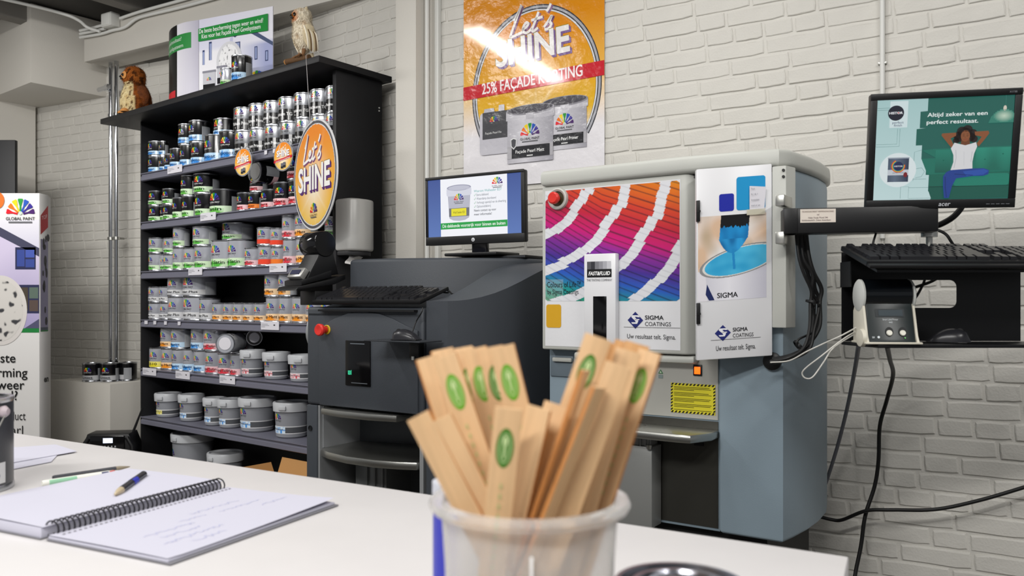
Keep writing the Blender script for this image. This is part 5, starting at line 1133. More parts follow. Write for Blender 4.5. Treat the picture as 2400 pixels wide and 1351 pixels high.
bucket(1191, 1298, 246, 380, 'Façade Pearl Matt')
sx_, sz_ = pu(1206, 338); a.l += 1; a.poly([(sx_-.016, sz_+.02), (sx_, sz_+.026), (sx_+.016, sz_+.02), (sx_+.014, sz_-.012), (sx_, sz_-.026), (sx_-.014, sz_-.012)], '#e4e4e6'); a.top().poly([(sx_-.012, sz_+.016), (sx_, sz_+.021), (sx_+.012, sz_+.016), (sx_+.010, sz_-.010), (sx_, sz_-.02), (sx_-.010, sz_-.010)], '#55555a')
a.build('poster_print', sheet, pmap, ink('poster_ink', rough=.22, coat=.9, bump=1.0, bscale=9, bdist=.009))
wc = onwall(2068, 100, .014); T = thing('wall_conduit', 'thin white vertical conduit on the brick wall above the woman picture monitor', 'conduit', (wc.x, wc.y, 1.30), A_R)
MB().tube([(0, 0, 0), (0, 0, 1.66)], .0085, 10).build('tube', M_WPLAST, T)
zc_ = EYE+(708-148)/F*wc.y-1.30; MB().box(-.014, .014, -.004, .014, zc_-.004, zc_+.004, .001).build('conduit_clip', M_STEEL, T)
# --------- arm from the dispenser
ar = P(1841, 548, 2.13); ae = P(2200, 545, 2.06); d = ae-ar; ARZ = math.atan2(d.y, d.x)
T = thing('swing_arm', 'black box-shaped swing arm reaching from the dispenser to the workstation', 'arm', (ar.x, ar.y, ar.z), ARZ)
AL = math.hypot(d.x, d.y); ah = 60/F*2.10
MB().box(0, AL, 0, .06, 0, ah, .003).build('arm_box', mat('arm_black', '#101012', .4), T); MB().box(-.004, .03, -.004, .064, .0, ah, .002).build('end_cap', M_BPLAST, T)
la, lb = loc_of(T)(P(1876, 515, 2.12)), loc_of(T)(P(1958, 490, 2.11))
st_ = MB().box(la.x, lb.x, -.001, 0, ah*.42, ah*.95).build('address_sticker', mat('sticker_cream', '#d9cfc4', .6), T)
a = Art(); a.text('TECHNISCHE DIENST VERFMENGMACHINES', la.x+.004, ah*.82, .006, '#6a5048', fit=(lb.x-la.x)*.9); a.text('tel', (la.x+lb.x)/2, ah*.7, .006, '#5a4048', align='C'); a.text('Helen Ready Mixed 344', (la.x+lb.x)/2, ah*.58, .006, '#5a4048', align='C', fit=(lb.x-la.x)*.55); a.text('Schildersbedrijf h. Deken Amersfoort', la.x+.004, ah*.48, .006, '#4a3038', fit=(lb.x-la.x)*.82); a.build('sticker_print', st_, front(0, -.001, 0, e0=.0004), M_INK)
# --------- square monitor
tl, tr, bl, br = P(2033, 222, 2.06), P(2394, 205, 1.975), P(2031, 490, 2.105), P(2375, 487, 2.02)
T, mw, mh = monitor('square_monitor', 'black monitor showing a woman resting on a green sofa, held above the keyboard station', tl, tr, bl, br, .03)
MB().box(-mw/2, mw/2, .0, .035, 0, mh, .005).build('monitor_case', M_BPLAST, T)
bw2 = .0165
for b in ((-mw/2, mw/2, -.005, .002, mh-bw2, mh), (-mw/2, mw/2, -.005, .002, 0, .0225), (-mw/2, -mw/2+bw2, -.005, .002, .0225, mh-bw2), (mw/2-bw2, mw/2, -.005, .002, .0225, mh-bw2)): MB().box(*b, .0015).build('bezel', M_BPLAST, T)
MB().box(-.04, .04, .035, .065, .02, .16, .008).build('rear_mount', M_BPLAST, T)
X0, X1, Z0, Z1 = -mw/2+bw2, mw/2-bw2, .0225, mh-bw2
# picture units: the screen spans 0..665 across and 0..505 down
uX = lambda x: X0+(x-203)/(868-203)*(X1-X0); uZ = lambda y: Z1-(y-60)/(567-60)*(Z1-Z0); K = (X1-X0)/665
pt = lambda L: [(uX(x), uZ(y)) for x, y in L]
a = Art(); TL1, TL2 = lin('#a9cccc'), lin('#c6dfe0'); G1, G2 = lin('#1d5f54'), lin('#123f3a')
a.field(X0, Z0, X1, Z1, 6, 10, lambda u, v: mix(TL2, TL1, v))
a.top().poly(pt([(455, 60), (868, 60), (868, 567), (490, 567), (515, 525), (478, 525), (478, 442), (462, 442), (462, 366), (510, 360), (436, 360), (436, 292), (405, 292), (405, 210), (450, 206), (420, 206), (420, 124), (455, 122)]), '#1d6157')
a.top(); G3 = lin('#1f7a68')
for L in ([(205, 110), (330, 110)], [(205, 100), (330, 100)], [(205, 294), (322, 294), (322, 205)], [(205, 282), (310, 282), (310, 205)], [(400, 470), (400, 325), (436, 315)], [(340, 560), (340, 500), (380, 500), (380, 560), (492, 560)], [(380, 505), (478, 505)], [(400, 462), (465, 462)], [(410, 410), (440, 405), (455, 425), (440, 450), (412, 455)]): a.stroke(pt(L), K*1.6, '#5d8585')
# sofa
a.top().poly(pt([(438, 318), (500, 312), (868, 306), (868, 432), (470, 440), (436, 360), (510, 358)]), '#1c7261'); a.poly(pt([(480, 440), (868, 430), (868, 500), (480, 500)]), '#176555'); a.poly(pt([(480, 500), (868, 498), (868, 560), (496, 567), (480, 525)]), '#14584b')
a.top(); a.field(uX(700), uZ(425), uX(866), uZ(312), 12, 10, lambda u, v: mix(lin('#186a5a'), lin('#2a907a'), v*.8+.2*math.sin(u*9))); a.field(uX(505), uZ(432), uX(580), uZ(318), 8, 8, lambda u, v: mix(lin('#155b4e'), lin('#23806d'), v)); a.rrect(uX(600), uZ(500), uX(866), uZ(440), K*14, '#1f7f6b')
for x, y in ((640, 350), (745, 370), (830, 345), (545, 370)): a.disc(uX(x), uZ(y), K*4, K*3, '#0f4a40', 10)
a.stroke(pt([(480, 503), (868, 500)]), K*3, '#0c3a33')
# lamp
a.top().stroke(pt([(826, 60), (826, 105)]), K*2, '#3a7a70'); a.poly(pt([(750, 192), (762, 160), (790, 140), (826, 132), (858, 140), (872, 158), (872, 192)]), '#35806f'); a.top().field(uX(772), uZ(190), uX(872), uZ(128), 14, 10, lambda u, v: mix(lin('#3f8a78'), lin('#c9ddc8'), max(0, 1-math.hypot(u-.5, (v-.5))*2.1)), lambda u, v: (u-.5)**2+(v-.5)**2 < .25); a.disc(uX(824), uZ(122), K*8, K*14, '#d8cfc0', 14)
# woman: hair, arms, face, shirt, jeans
SK, SK2, HA, SHT, JE, JE2 = '#8a5230', '#6d3e22', '#1c1210', '#dcdcde', '#1f3f8e', '#16306e'
a.top()
for x, y, r in ((608, 250, 22), (625, 228, 24), (652, 222, 25), (678, 240, 22), (686, 268, 18), (600, 274, 16), (640, 240, 32), (668, 258, 24), (612, 262, 22)): a.disc(uX(x), uZ(y), K*r, K*r, HA, 14)
a.top().poly(pt([(598, 234), (530, 236), (527, 246), (552, 276), (578, 308), (590, 296), (572, 262), (598, 250)]), SK); a.poly(pt([(686, 232), (752, 230), (757, 242), (738, 270), (710, 306), (700, 290), (722, 258), (690, 250)]), SK)
a.poly(pt([(626, 268), (664, 268), (668, 298), (622, 298)]), SK2); a.top().disc(uX(643), uZ(252), K*22, K*30, SK, 24); a.poly(pt([(620, 240), (630, 224), (656, 222), (666, 240), (650, 231), (632, 232)]), HA)
a.top().stroke(pt([(630, 250), (634, 252), (639, 251)]), K*2, '#2a1610'); a.stroke(pt([(648, 251), (653, 252), (658, 250)]), K*2, '#2a1610'); a.stroke(pt([(629, 244), (639, 242)]), K*1.6, '#2a1610'); a.stroke(pt([(648, 242), (658, 243)]), K*1.6, '#2a1610'); a.stroke(pt([(643, 254), (641, 262), (646, 263)]), K*1.4, SK2); a.stroke(pt([(635, 269), (644, 272), (653, 268)]), K*3, '#8c3a34')
a.top().poly(pt([(592, 284), (620, 292), (645, 298), (670, 292), (696, 284), (702, 306), (690, 340), (684, 380), (686, 416), (580, 422), (592, 380), (590, 345), (576, 312)]), SHT)
a.top().stroke(pt([(600, 320), (604, 360), (596, 410)]), K*3, '#b9babf'); a.stroke(pt([(680, 330), (676, 380)]), K*3, '#bcbdc2'); a.stroke(pt([(640, 330), (644, 400)]), K*2, '#c6c7cb')
a.poly(pt([(580, 420), (686, 414), (740, 414), (766, 424), (764, 444), (740, 452), (690, 452), (610, 462), (592, 500), (580, 560), (556, 560), (548, 500), (546, 450), (560, 430)]), JE); a.top().poly(pt([(640, 428), (740, 418), (764, 428), (740, 446), (660, 452)]), '#2a52a8'); a.stroke(pt([(556, 452), (560, 510), (568, 556)]), K*4, JE2); a.stroke(pt([(600, 440), (690, 448)]), K*4, JE2)
# logo, headline, tin
a.rect(uX(266), uZ(200), uX(355), uZ(68), '#d5e6e8'); a.top().disc(uX(296), uZ(127), K*40, K*40, '#101428', 40); a.top().text('HISTOR', uX(296), uZ(132), K*17, '#f0f2f6', bold=.03, align='C', fit=K*68); a.disc(uX(308), uZ(126), K*3, K*3, '#d8322c', 12)
a.text('perfect', uX(308), uZ(180), K*18, '#18245a', align='C', fit=K*56); a.text('finish', uX(308), uZ(194), K*18, '#18245a', align='C', fit=K*40)
a.text('Altijd zeker van een', uX(452), uZ(152), K*30, '#eef6f4', bold=.018, fit=K*288); a.text('perfect resultaat.', uX(450), uZ(188), K*30, '#eef6f4', bold=.018, fit=K*248)
a.disc(uX(318), uZ(414), K*92, K*92, '#dfeaec', 48); a.top().field(uX(268), uZ(474), uX(372), uZ(352), 14, 1, lambda u, v: mix(lin('#5f6d80'), lin('#2c3850'), abs(u-.35)*1.6)); a.top().rect(uX(268), uZ(440), uX(372), uZ(412), '#c6ccd4'); a.rect(uX(266), uZ(356), uX(374), uZ(350), '#9aa4b0')
for r, c in ((35, '#d8452e'), (31, '#e0b02a'), (28, '#3a9a6a'), (25, '#3a6ac0')): a.top().ring(uX(319), uZ(394), K*r, K*r, K*4, c, 30, 2.0, 6.5)
a.top().disc(uX(319), uZ(394), K*24, K*24, '#1a2450', 28); a.disc(uX(356), uZ(438), K*10, K*14, '#7a1a22', 16); a.top().text('HISTOR', uX(319), uZ(398), K*11, '#f0f2f6', bold=.02, align='C', fit=K*42); a.text('perfect finish', uX(319), uZ(430), K*10, '#2a3040', align='C', fit=K*54)
a.build('screen', T, front(0, -.0002, 0), ink('screen_ink_b', emit=.82, rough=.25))
a = Art(); a.text('acer', .012, .006, .016, '#c8cad0', bold=.01, shear=.2, align='C', fit=.027); a.build('maker_print', T, front(0, -.0052, 0), M_INK)
a = Art()
for k in range(5): a.rect(mw*.31+k*.011, .009, mw*.31+k*.011+.008, .0102, '#7a7c82')
for k, m in enumerate(()): pass
b_ = a.build('button_marks', T, front(0, -.0052, 0), M_INK); b_['kind'] = 'stuff'
a = Art(); a.text('X173B', mw/2-.03, mh-.011, .006, '#8a8c92'); a.build('model_print', T, front(0, -.0052, 0), M_INK)
# --------- keyboard station hanging from the arm
KY = 2.10; o = P(1973, 800, KY); wd = P(2392, 800, KY).x-o.x
T = thing('keyboard_station', 'black steel keyboard station with cut-out back plate and lower shelf', 'shelf', (o.x, o.y, o.z), 0)
Lk = loc_of(T); hz_ = Lk(P(2000, 592, KY)).z; w0, w1 = Lk(P(2122, 700, KY)), Lk(P(2243, 700, KY)); z0_, z1_ = Lk(P(2180, 722, KY)).z, Lk(P(2180, 657, KY)).z
M_ST = mat('station_black', '#0f0f11', .38, bump=.05, bscale=300)
def holed():
    n = 6; out = []; r = .018
    inner = []
    for cx, cz, a0 in ((w1.x-r, z1_-r, 0), (w0.x+r, z1_-r, 90), (w0.x+r, z0_+r, 180), (w1.x-r, z0_+r, 270)):
        inner += [(cx+r*math.cos(math.radians(a0+90*k/n)), cz+r*math.sin(math.radians(a0+90*k/n))) for k in range(n+1)]
    outer = [(wd, hz_), (0, hz_), (0, 0), (wd, 0)]; q = n+1; vs = []; fs = []
    for y in (0, .003): vs += [(x, y, z) for x, z in inner]+[(x, y, z) for x, z in outer]
    m = len(inner); S_ = m+4
    for s in (0, 1):
        b = s*S_
        for c in range(4):
            for k in range(n): f = [b+c*q+k, b+c*q+k+1, b+m+c]; fs.append(f if s else f[::-1])
            f = [b+c*q+n, b+((c+1) % 4)*q, b+m+(c+1) % 4, b+m+c]; fs.append(f if s else f[::-1])
    for k in range(m): fs.append([k, (k+1) % m, S_+(k+1) % m, S_+k])
    for k in range(4): fs.append([m+k, S_+m+k, S_+m+(k+1) % 4, m+(k+1) % 4])
    return vs, fs
vs, fs = holed(); MB().faces(vs, fs).build('back_plate', M_ST, T, smooth=0)
MB().prism([(.0, .003), (0, -.03), (.022, -.16), (wd+.12, -.155), (wd+.12, .003)], -.009, -.001, bev=.001).build('lower_shelf', M_ST, T)
zt_ = Lk(P(2000, 628, 1.93)).z
MB().box(-.003, .0, -.06, .003, hz_-.09, hz_-.026).build('tray_bracket', M_ST, T)
kzf = P(2000, 634, 1.905).z; kzb = P(2000, 590, 2.09).z
MB().prism([(-.175, kzf-o.z-.004), (.004, hz_-.004), (.004, hz_+.004), (-.175, kzf-o.z+.002)], .012, wd+.10, M=ex).build('keyboard_tray', M_ST, T)
MB().box(wd*.99, wd+.10, -.0, .003, hz_-.05, hz_+.004).build('tray_rail', M_ST, T)
cp = Lk(P(2178, 556, 2.12)); MB().lathe([(0, 0), (.02, 0), (.02, .016), (0, .016)], 24, M=Matrix.Translation((cp.x, cp.y, cp.z))).build('pivot_collar', M_STEEL, T)
MB().lathe([(0, hz_-cp.z), (.008, hz_-cp.z), (.008, .002), (0, .002)], 14, M=Matrix.Translation((cp.x, cp.y, cp.z))).build('pivot_shaft', M_STEEL, T)
MB().tube([(wd*.98+.06, .05, hz_-.03), (wd*.98+.06, .3, hz_-.03)], .02, 12).build('wall_stay', M_ST, T) if 0 else None
k0 = P(2018, 618, 1.915); pitch = math.atan2(P(2000, 566, 2.09).z-P(2000, 604, 1.915).z, .175)
keyboard('black keyboard on the wall-side station below the square monitor', (k0.x+.012, k0.y, kzf+.009), Euler((pitch+.0, 0, .0), 'XYZ'), .455, .165, lip=.02)
mp = P(2222, 800, 2.02); mouse('computer_mouse', 'black computer mouse on the lower shelf of the keyboard station', (mp.x, mp.y, o.z-.0002), .95)
# --------- white label printer
lp_ = P(2076, 806, 1.99); T = thing('label_printer', 'small cream label printer with dark front and two round buttons on the lower shelf', 'printer', (lp_.x, lp_.y, o.z-.0002), -.08)
M_CR = mat('cream_plastic', '#cfcabb', .45)
body = [(-.045, .0), (.05, .0), (.05, .075), (.04, .135), (.02, .15), (.0, .125), (-.012, .10), (-.034, .03)]
for s in (-1, 1): MB().prism([(-.052, 0), (.05, 0), (.05, .08), (.035, .1), (-.004, .105), (-.018, .095), (-.04, .02)], -.006 if s < 0 else 0, 0 if s < 0 else .006, bev=.0015, M=Matrix(((0, 0, 1, s*.055), (1, 0, 0, 0), (0, 1, 0, 0), (0, 0, 0, 1)))).build('side_frame', M_CR, T)
fp = MB().prism([(-.046, .004), (-.04, .012), (-.020, .088), (-.016, .098), (.03, .098), (.03, .004)], -.054, .054, bev=.002, M=ex).build('front_panel', mat('printer_dark', '#0a181a', .35), T)
MB().box(-.066, .066, -.055, .05, 0, .005, .002).build('base_plate', M_CR, T)
MB().lathe([(0, -.054), (.037, -.054), (.037, .054), (0, .054)], 32, M=Matrix.Translation((0, .012, .120)) @ Matrix.Rotation(PI/2, 4, 'Y')).build('roll_cover', mat('printer_hood', '#0c1014', .15), T)
for s in (-1, 1): MB().lathe([(0, -.004), (.036, -.004), (.040, -.001), (.040, .003), (0, .003)], 32, M=Matrix.Translation((s*.059, .012, .117)) @ Matrix.Rotation(s*PI/2, 4, 'Y') @ Matrix.Diagonal((1, 1, -1, 1))).build('roll_end', mat('pale_plastic', '#c6c8c4', .4), T)
MB().lathe([(0, 0), (.028, 0), (.026, .008), (0, .012)], 24, M=Matrix.Translation((-.061, -.02, .014)) @ Matrix.Rotation(-PI/2, 4, 'Y') @ Matrix.Diagonal((.8, 1, 1, 1))).build('side_boss', M_CR, T)
PF = flat((0, -.04, .012), (1, 0, 0), (0, .02, .076), e0=.0008)
a = Art(); a.rrect(-.034, .054, .034, .075, .003, '#0a161c'); a.top().rrect(-.026, .057, .03, .072, .002, '#1c2f38'); a.text('Smart Label Printer', 0, .046, .006, '#d6dde0', align='C', fit=.036); a.text('440', 0, .039, .006, '#d6dde0', align='C'); a.text('SII', -.046, .002, .006, '#d6dde0', bold=.02); a.disc(-.031, .0045, .003, .003, '#d6dde0', 12)
for x in (-.005, .026): a.disc(x, .018, .0095, .0115, '#05080a', 24)
a.top().disc(.030, .003, .0016, .0016, '#7fe07a', 10); a.build('front_print', fp, PF, M_INK)
for x in (-.005, .026):
    c = PF(x, .015, 0); MB().lathe([(0, .003), (.006, .003), (.0075, .0), (.0075, -.004)], 18, M=Matrix.Translation(c) @ Matrix.Rotation(PI/2-.26, 4, 'X')).build('button', mat('button_white', '#e6e4d8', .4), T)
# --------- cables
def cable(name, label, pts, r, m=M_CABLE, n=7): return tag(link(name, MB().tube(catmull(pts, n), r, 8).mesh(name, m)), label, 'cable')
for i, (dx_, dy_, r) in enumerate(((0, 0, .0055), (9, -6, .005), (17, -4, .006), (5, 6, .0045), (-6, 2, .0045))):
    w = (0, 3, -4, 6, -3)[i]; base = [(1872, 545), (1878, 600), (1893+w, 640), (1904-w, 680), (1908+w, 712), (1903, 770), (1888+w, 815), (1850, 838), (1808, 847)]
    cable('arm_cable', ('black cable of the swing arm bundle, middle strand', 'black cable of the swing arm bundle, second from the wall', 'thickest black cable of the swing arm bundle, by the wall', 'thin black cable at the front of the swing arm bundle', 'thin black cable of the swing arm bundle, nearest the door')[i],
          [P(x+dx_*(1 if k < 6 else .4), y+dy_*(1 if k > 0 else 0)*.8, (2.22, 2.215, 2.215, 2.22, 2.22, 2.2, 2.19, 2.18, 2.215)[k]-.0112*i+.01) for k, (x, y) in enumerate(base)], r)
cable('cable_loop', 'thin black loop sagging off the cable bundle beside the dispenser', [P(1903, 712, 2.2), P(1912, 745, 2.2), P(1921, 762, 2.2), P(1905, 780, 2.19), P(1872, 796, 2.17), P(1868, 812, 2.17), P(1880, 816, 2.17)], .003)
for px, py in ((1905, 708), (1872, 812)): 
    c = P(px, py, 2.19); tag(link('cable_tie', MB().lathe([(.016, -.003), (.019, -.003), (.019, .003), (.016, .003)], 16, M=Matrix.Translation(c) @ Matrix.Rotation(.2 if py < 750 else .9, 4, 'Y')).mesh('cable_tie', M_BPLAST)), 'black tie round the cable bundle, %s' % ('upper one' if py < 750 else 'lower one'), 'cable tie')
M_WC = mat('cable_white', '#c9c7c0', .5); M_GC = mat('cable_grey', '#6b6c72', .5)
cable('printer_cable', 'white cable running from the dispenser foot up to the label printer', [P(1806, 850, 2.17), P(1850, 846, 2.12), P(1890, 825, 2.08), P(1930, 806, 2.05), P(1970, 788, 2.02), P(2018, 762, 2.03)], .0019, M_WC)
cable('printer_cable', 'white cable hanging in a long loop below the station corner', [P(2015, 772, 2.04), P(1975, 796, 2.02), P(1925, 835, 2.02), P(1890, 862, 2.04), P(1880, 876, 2.05), P(1888, 887, 2.05), P(1905, 884, 2.05), P(1930, 850, 2.05), P(1955, 815, 2.06), P(2010, 780, 2.08)], .0018, M_WC)
cable('power_cable', 'grey cable slanting from the station down behind the blue-grey cabinet', [P(2012, 812, 2.14), P(2003, 870, 2.4), P(1985, 960, 2.6), P(1962, 1050, 2.72), P(1935, 1135, 2.78), P(1915, 1190, 2.8)], .006, M_GC)
cable('power_cable', 'dark cable hanging in a wave from the station to the floor', [P(2079, 812, 2.12), P(2086, 845, 2.4), P(2093, 880, 2.6), P(2078, 940, 2.72), P(2062, 1000, 2.76), P(2059, 1080, 2.77), P(2050, 1140, 2.775), P(2028, 1210, 2.77), P(2018, 1280, 2.76), P(2004, 1351, 2.74), P(1998, 1420, 2.7)], .0065)
cable('wall_cable', 'black cable strung across the lower brick wall', [P(1915, 1210, 2.83), P(1950, 1219, 2.81), P(1975, 1219, 2.79), P(2030, 1198, 2.74), P(2090, 1196, 2.70), P(2190, 1195, 2.66), P(2290, 1175, 2.6), P(2400, 1143, 2.54), P(2500, 1110, 2.48)], .006)
cable('screen_cable', 'thick black cable hanging behind the square monitor', [P(2262, 470, 2.16), P(2250, 492, 2.16), P(2230, 512, 2.16), P(2200, 528, 2.17), P(2180, 530, 2.17)], .008)
cable('station_cable', 'black cable from arm end down behind the station keyboard', [P(2190, 538, 2.17), P(2210, 545, 2.15), P(2225, 560, 2.14), P(2240, 600, 2.14), P(2200, 650, 2.14), P(2150, 672, 2.14), P(2120, 676, 2.15)], .004)
cable('station_cable', 'thin black cable from monitor down in front of the arm to the keyboard', [P(2069, 480, 2.12), P(2064, 500, 2.125), P(2055, 540, 2.12), P(2046, 572, 2.11), P(2044, 600, 2.115)], .003)
cable('station_cable', 'thin black cable crossing the cut-out of the station plate', [P(2172, 640, 2.15), P(2164, 665, 2.14), P(2148, 695, 2.13), P(2132, 712, 2.12), P(2118, 718, 2.115), P(2090, 715, 2.116)], .0035)
# ================================================================ counter and the things on it
TZ = .74
C0 = Vector((.449, 1.087)); CL = Vector((-2.15, 2.62)); ed = (CL-C0).normalized(); nr = Vector((-.43, -.903))
poly = [tuple(C0), tuple(CL), (CL.x-.5, CL.y-.86), tuple(C0+nr*1.02)]
T = thing('counter', 'white counter top with worn edge in front of the room', 'counter', (0, 0, 0), 0)
MB().prism(poly, TZ-.04, TZ, bev=.003).build('counter_top', mat('white_laminate', '#cdcaca', .45, var=.03, vscale=5), T)
ins = [(.449-.16, 1.087-.16), (CL.x+.1, CL.y-.2), (CL.x-.36, CL.y-.74), tuple(C0+nr*.98+Vector((-.05, .05)))]
MB().prism(ins, 0, TZ-.041).build('counter_base', mat('base_grey', '#8a8886', .6), T)
def TP(px, py): Y = F*(EYE-TZ)/(py-HY); return P(px, py, Y)
# translucent cup with stirring sticks
CY = .68; cc = P(1241, 1167, CY); CR = .5*408/F*CY; ch = cc.z-TZ
M_CUP = mat('milky_plastic', '#fbfaf8', .26, trans=.76, ior=1.1, spec=.35)
T = thing('mixing_cup', 'milky translucent plastic cup full of wooden stirring sticks', 'cup', (cc.x, cc.y, TZ+.001), 0)
MB().lathe([(0, .0), (CR*.90, 0), (CR*.91, .004), (CR*.97, ch*.7), (CR, ch-.02), (CR, ch-.008), (CR+.009, ch-.008), (CR+.011, ch-.004), (CR+.009, ch), (CR-.001, ch), (CR-.0015, ch-.02), (CR*.96, ch*.7), (CR*.89, .006), (0, .003)], 64).build('cup_body', M_CUP, T)
MB().box(-.001, .001, -CR-.0012, -CR+.0005, ch-.055, ch-.028, .0005).build('mould_mark', mat('mark_white', '#f6f6f6', .4), T)
M_WOOD = mat('birch', '#c39460', .6, bump=.12, bscale=40, var=.13, vscale=14, stretch=(18, 18, .9)); M_WOOD2 = mat('birch_pale', '#cfaa7f', .6, bump=.12, bscale=40, var=.12, vscale=12, stretch=(16, 16, .8))
M_EDGE = mat('birch_edge_bounce_tint', '#b5763a', .6, var=.15, vscale=30)  # cut edges; orange light bounced between sticks is put into their colour
def stick(label, pt, pb, Yt, Yb, spin=0, wd=.0215, logo=True, th=.0035, m=None, dark=False, deep=.006):
    """stirring stick from its tip (image point) down past a point at rim height to the cup's floor"""
    A, B = P(*pt, Yt), P(*pb, Yb); ax = (A-B).normalized(); zb = TZ+deep
    Bt = A+ax*((zb-A.z)/ax.z)
    rr = Vector((Bt.x-cc.x, Bt.y-cc.y, 0)); rmax = CR*.86-.006
    if rr.length > rmax: rr = rr.normalized()*rmax; Bt = Vector((cc.x+rr.x, cc.y+rr.y, zb)); ax = (A-Bt).normalized()
    L = (A-Bt).length; xa = Vector((math.cos(spin), math.sin(spin), 0)); xa = (xa-ax*xa.dot(ax)).normalized(); ya = ax.cross(xa)
    M = Matrix((xa, ya, ax)).transposed()
    T = thing('stirring_stick', label, 'stick', Bt, 0, 'wooden stirring sticks in the cup', rot=M.to_euler())
    so = MB().box(-wd/2, wd/2, -th/2, th/2, 0, L, .0004).build('stick', m or M_WOOD2, T); so.data.materials.append(M_EDGE)
    for p in so.data.polygons:
        if abs(p.normal.x) > .8: p.material_index = 1
    if logo:
        a = Art(); z = L-.031; g = '#3c7a1e' if dark else '#67a82c'
        a.disc(0, z, .0068, .0155, g, 30); a.top().ring(0, z, .0046, .0118, .0009, '#c2d89a', 24); a.top().poly([(-.0008, z-.008), (.0008, z-.008), (.001, z+.002), (-.001, z+.002)], '#c2d89a'); a.disc(0, z+.0055, .002, .004, '#c2d89a', 12)
        for k in range(9): a.disc(0, z-.030-.008*k, .0008, .0025, '#a8b878', 8)
        a.build('printed_mark', T, front(0, -th/2, 0, eps=.0002, e0=.0003), M_INK)
    return T
R_ = .72
SL = [ # label, tip, point near the rim, depth tip, depth rim, spin, options
 ('plain short stirring stick, outermost on the side of the notebook', (980, 974), (1095, 1195), .655, .650, -.35, dict(logo=False)),
 ('plain short stirring stick, second from the notebook side', (1030, 982), (1135, 1195), .650, .648, -.15, dict(logo=False)),
 ('tall stick with green mark nearest the notebook among the tall fan', (1042, 836), (1160, 1190), .68, .668, -.2, dict()),
 ('tall stick edge-on behind the first marked stick of the fan', (1000, 838), (1110, 1180), .705, .695, .55, dict(logo=False)),
 ('thin stick tip behind the fan, with cut corner', (1035, 820), (1140, 1180), .725, .70, .5, dict(logo=False)),
 ('second thin stick tip behind the fan', (1080, 816), (1165, 1180), .735, .705, .3, dict(logo=False)),
 ('tall stick half hidden, green mark cut by its neighbour, second in the fan', (1084, 822), (1176, 1185), .712, .70, -.1, dict(dark=True)),
 ('tall stick in the fan, green mark cut in half, third marked one', (1112, 817), (1196, 1185), .702, .692, -.2, dict()),
 ('tall stick in the fan, green mark mostly covered, fourth marked one', (1150, 814), (1222, 1185), .697, .69, -.2, dict(dark=True)),
 ('tall stick with whole green mark at the end of the fan beside the dark gap', (1176, 812), (1256, 1140), .685, .68, -.15, dict()),
 ('short upright stick with dark green mark at the very front of the cup', (1193, 957), (1158, 1200), .625, .628, -.05, dict(dark=True)),
 ('plain short stick leaning to the dispenser side, first of two', (1264, 956), (1192, 1200), .648, .645, -.55, dict(logo=False)),
 ('plain short stick leaning to the dispenser side, second of two', (1306, 948), (1228, 1200), .665, .66, -.35, dict(logo=False)),
 ('tallest stick with large green mark above the rest', (1402, 790), (1262, 1195), .672, .668, -.1, dict(dark=True, wd=.0225)),
 ('thin stick seen edge-on in front of the tallest stick', (1372, 868), (1240, 1200), .650, .648, 1.2, dict(logo=False)),
 ('thin pale stick crossing in front with bright cut end', (1404, 908), (1255, 1200), .632, .632, 1.0, dict(logo=False)),
 ('stick with slanted bare end before the crowded tall sticks', (1450, 856), (1330, 1190), .645, .65, -.2, dict(logo=False)),
 ('bare tall stick behind, first of the crowded tall row', (1440, 806), (1350, 1180), .715, .70, .1, dict(logo=False, m=M_WOOD)),
 ('bare tall stick, second of the crowded tall row', (1470, 803), (1370, 1170), .708, .695, .0, dict(logo=False, m=M_WOOD)),
 ('bare tall stick, third of the crowded tall row', (1494, 806), (1388, 1170), .70, .69, -.15, dict(logo=False, m=M_WOOD)),
 ('tall stick with slightly warped end before the crowded row', (1474, 822), (1372, 1180), .680, .675, -.2, dict(logo=False)),
 ('tall stick with green mark cut by the frame of sticks, outermost by the yellow label', (1524, 824), (1418, 1150), .69, .685, -.65, dict()),
 ('bare stick deep in the cup between the two bunches', (1330, 1000), (1285, 1185), .72, .71, -.2, dict(logo=False, m=M_WOOD)),
 ('bare stick deep in the cup below the tallest stick', (1390, 960), (1318, 1180), .70, .69, .1, dict(logo=False, m=M_WOOD))]
for i, (lab, a_, b_, ya, yb, sp_, kw) in enumerate(SL): stick(lab, a_, b_, ya, yb, sp_, deep=.006+.0008*(i % 6), **kw)
# blue-striped tub behind the cup
q = P(1075, 1130, .82); T = thing('striped_tub', 'white tub with blue stripe mostly hidden behind the cup', 'tub', (q.x, q.y, TZ+.001), 0)
th_ = q.z-TZ; TR = .0245
MB().lathe([(0, 0), (TR, 0), (TR+.001, .003), (TR+.001, th_-.02), (TR, th_-.016)], 36).build('tub_body', mat('tub_white', '#dcdce2', .35), T); MB().lathe([(0, th_-.016), (TR+.002, th_-.016), (TR+.002, th_), (0, th_)], 36).build('tub_lid', mat('tub_lid', '#c3c6d0', .3), T)
a = Art(); 
a.field(-2.6*TR, .004, -.25*TR, th_-.024, 16, 1, lambda u, v: lin('#3338b0'))
a.build('tub_print', T, cyl(TR+.001), M_INK)
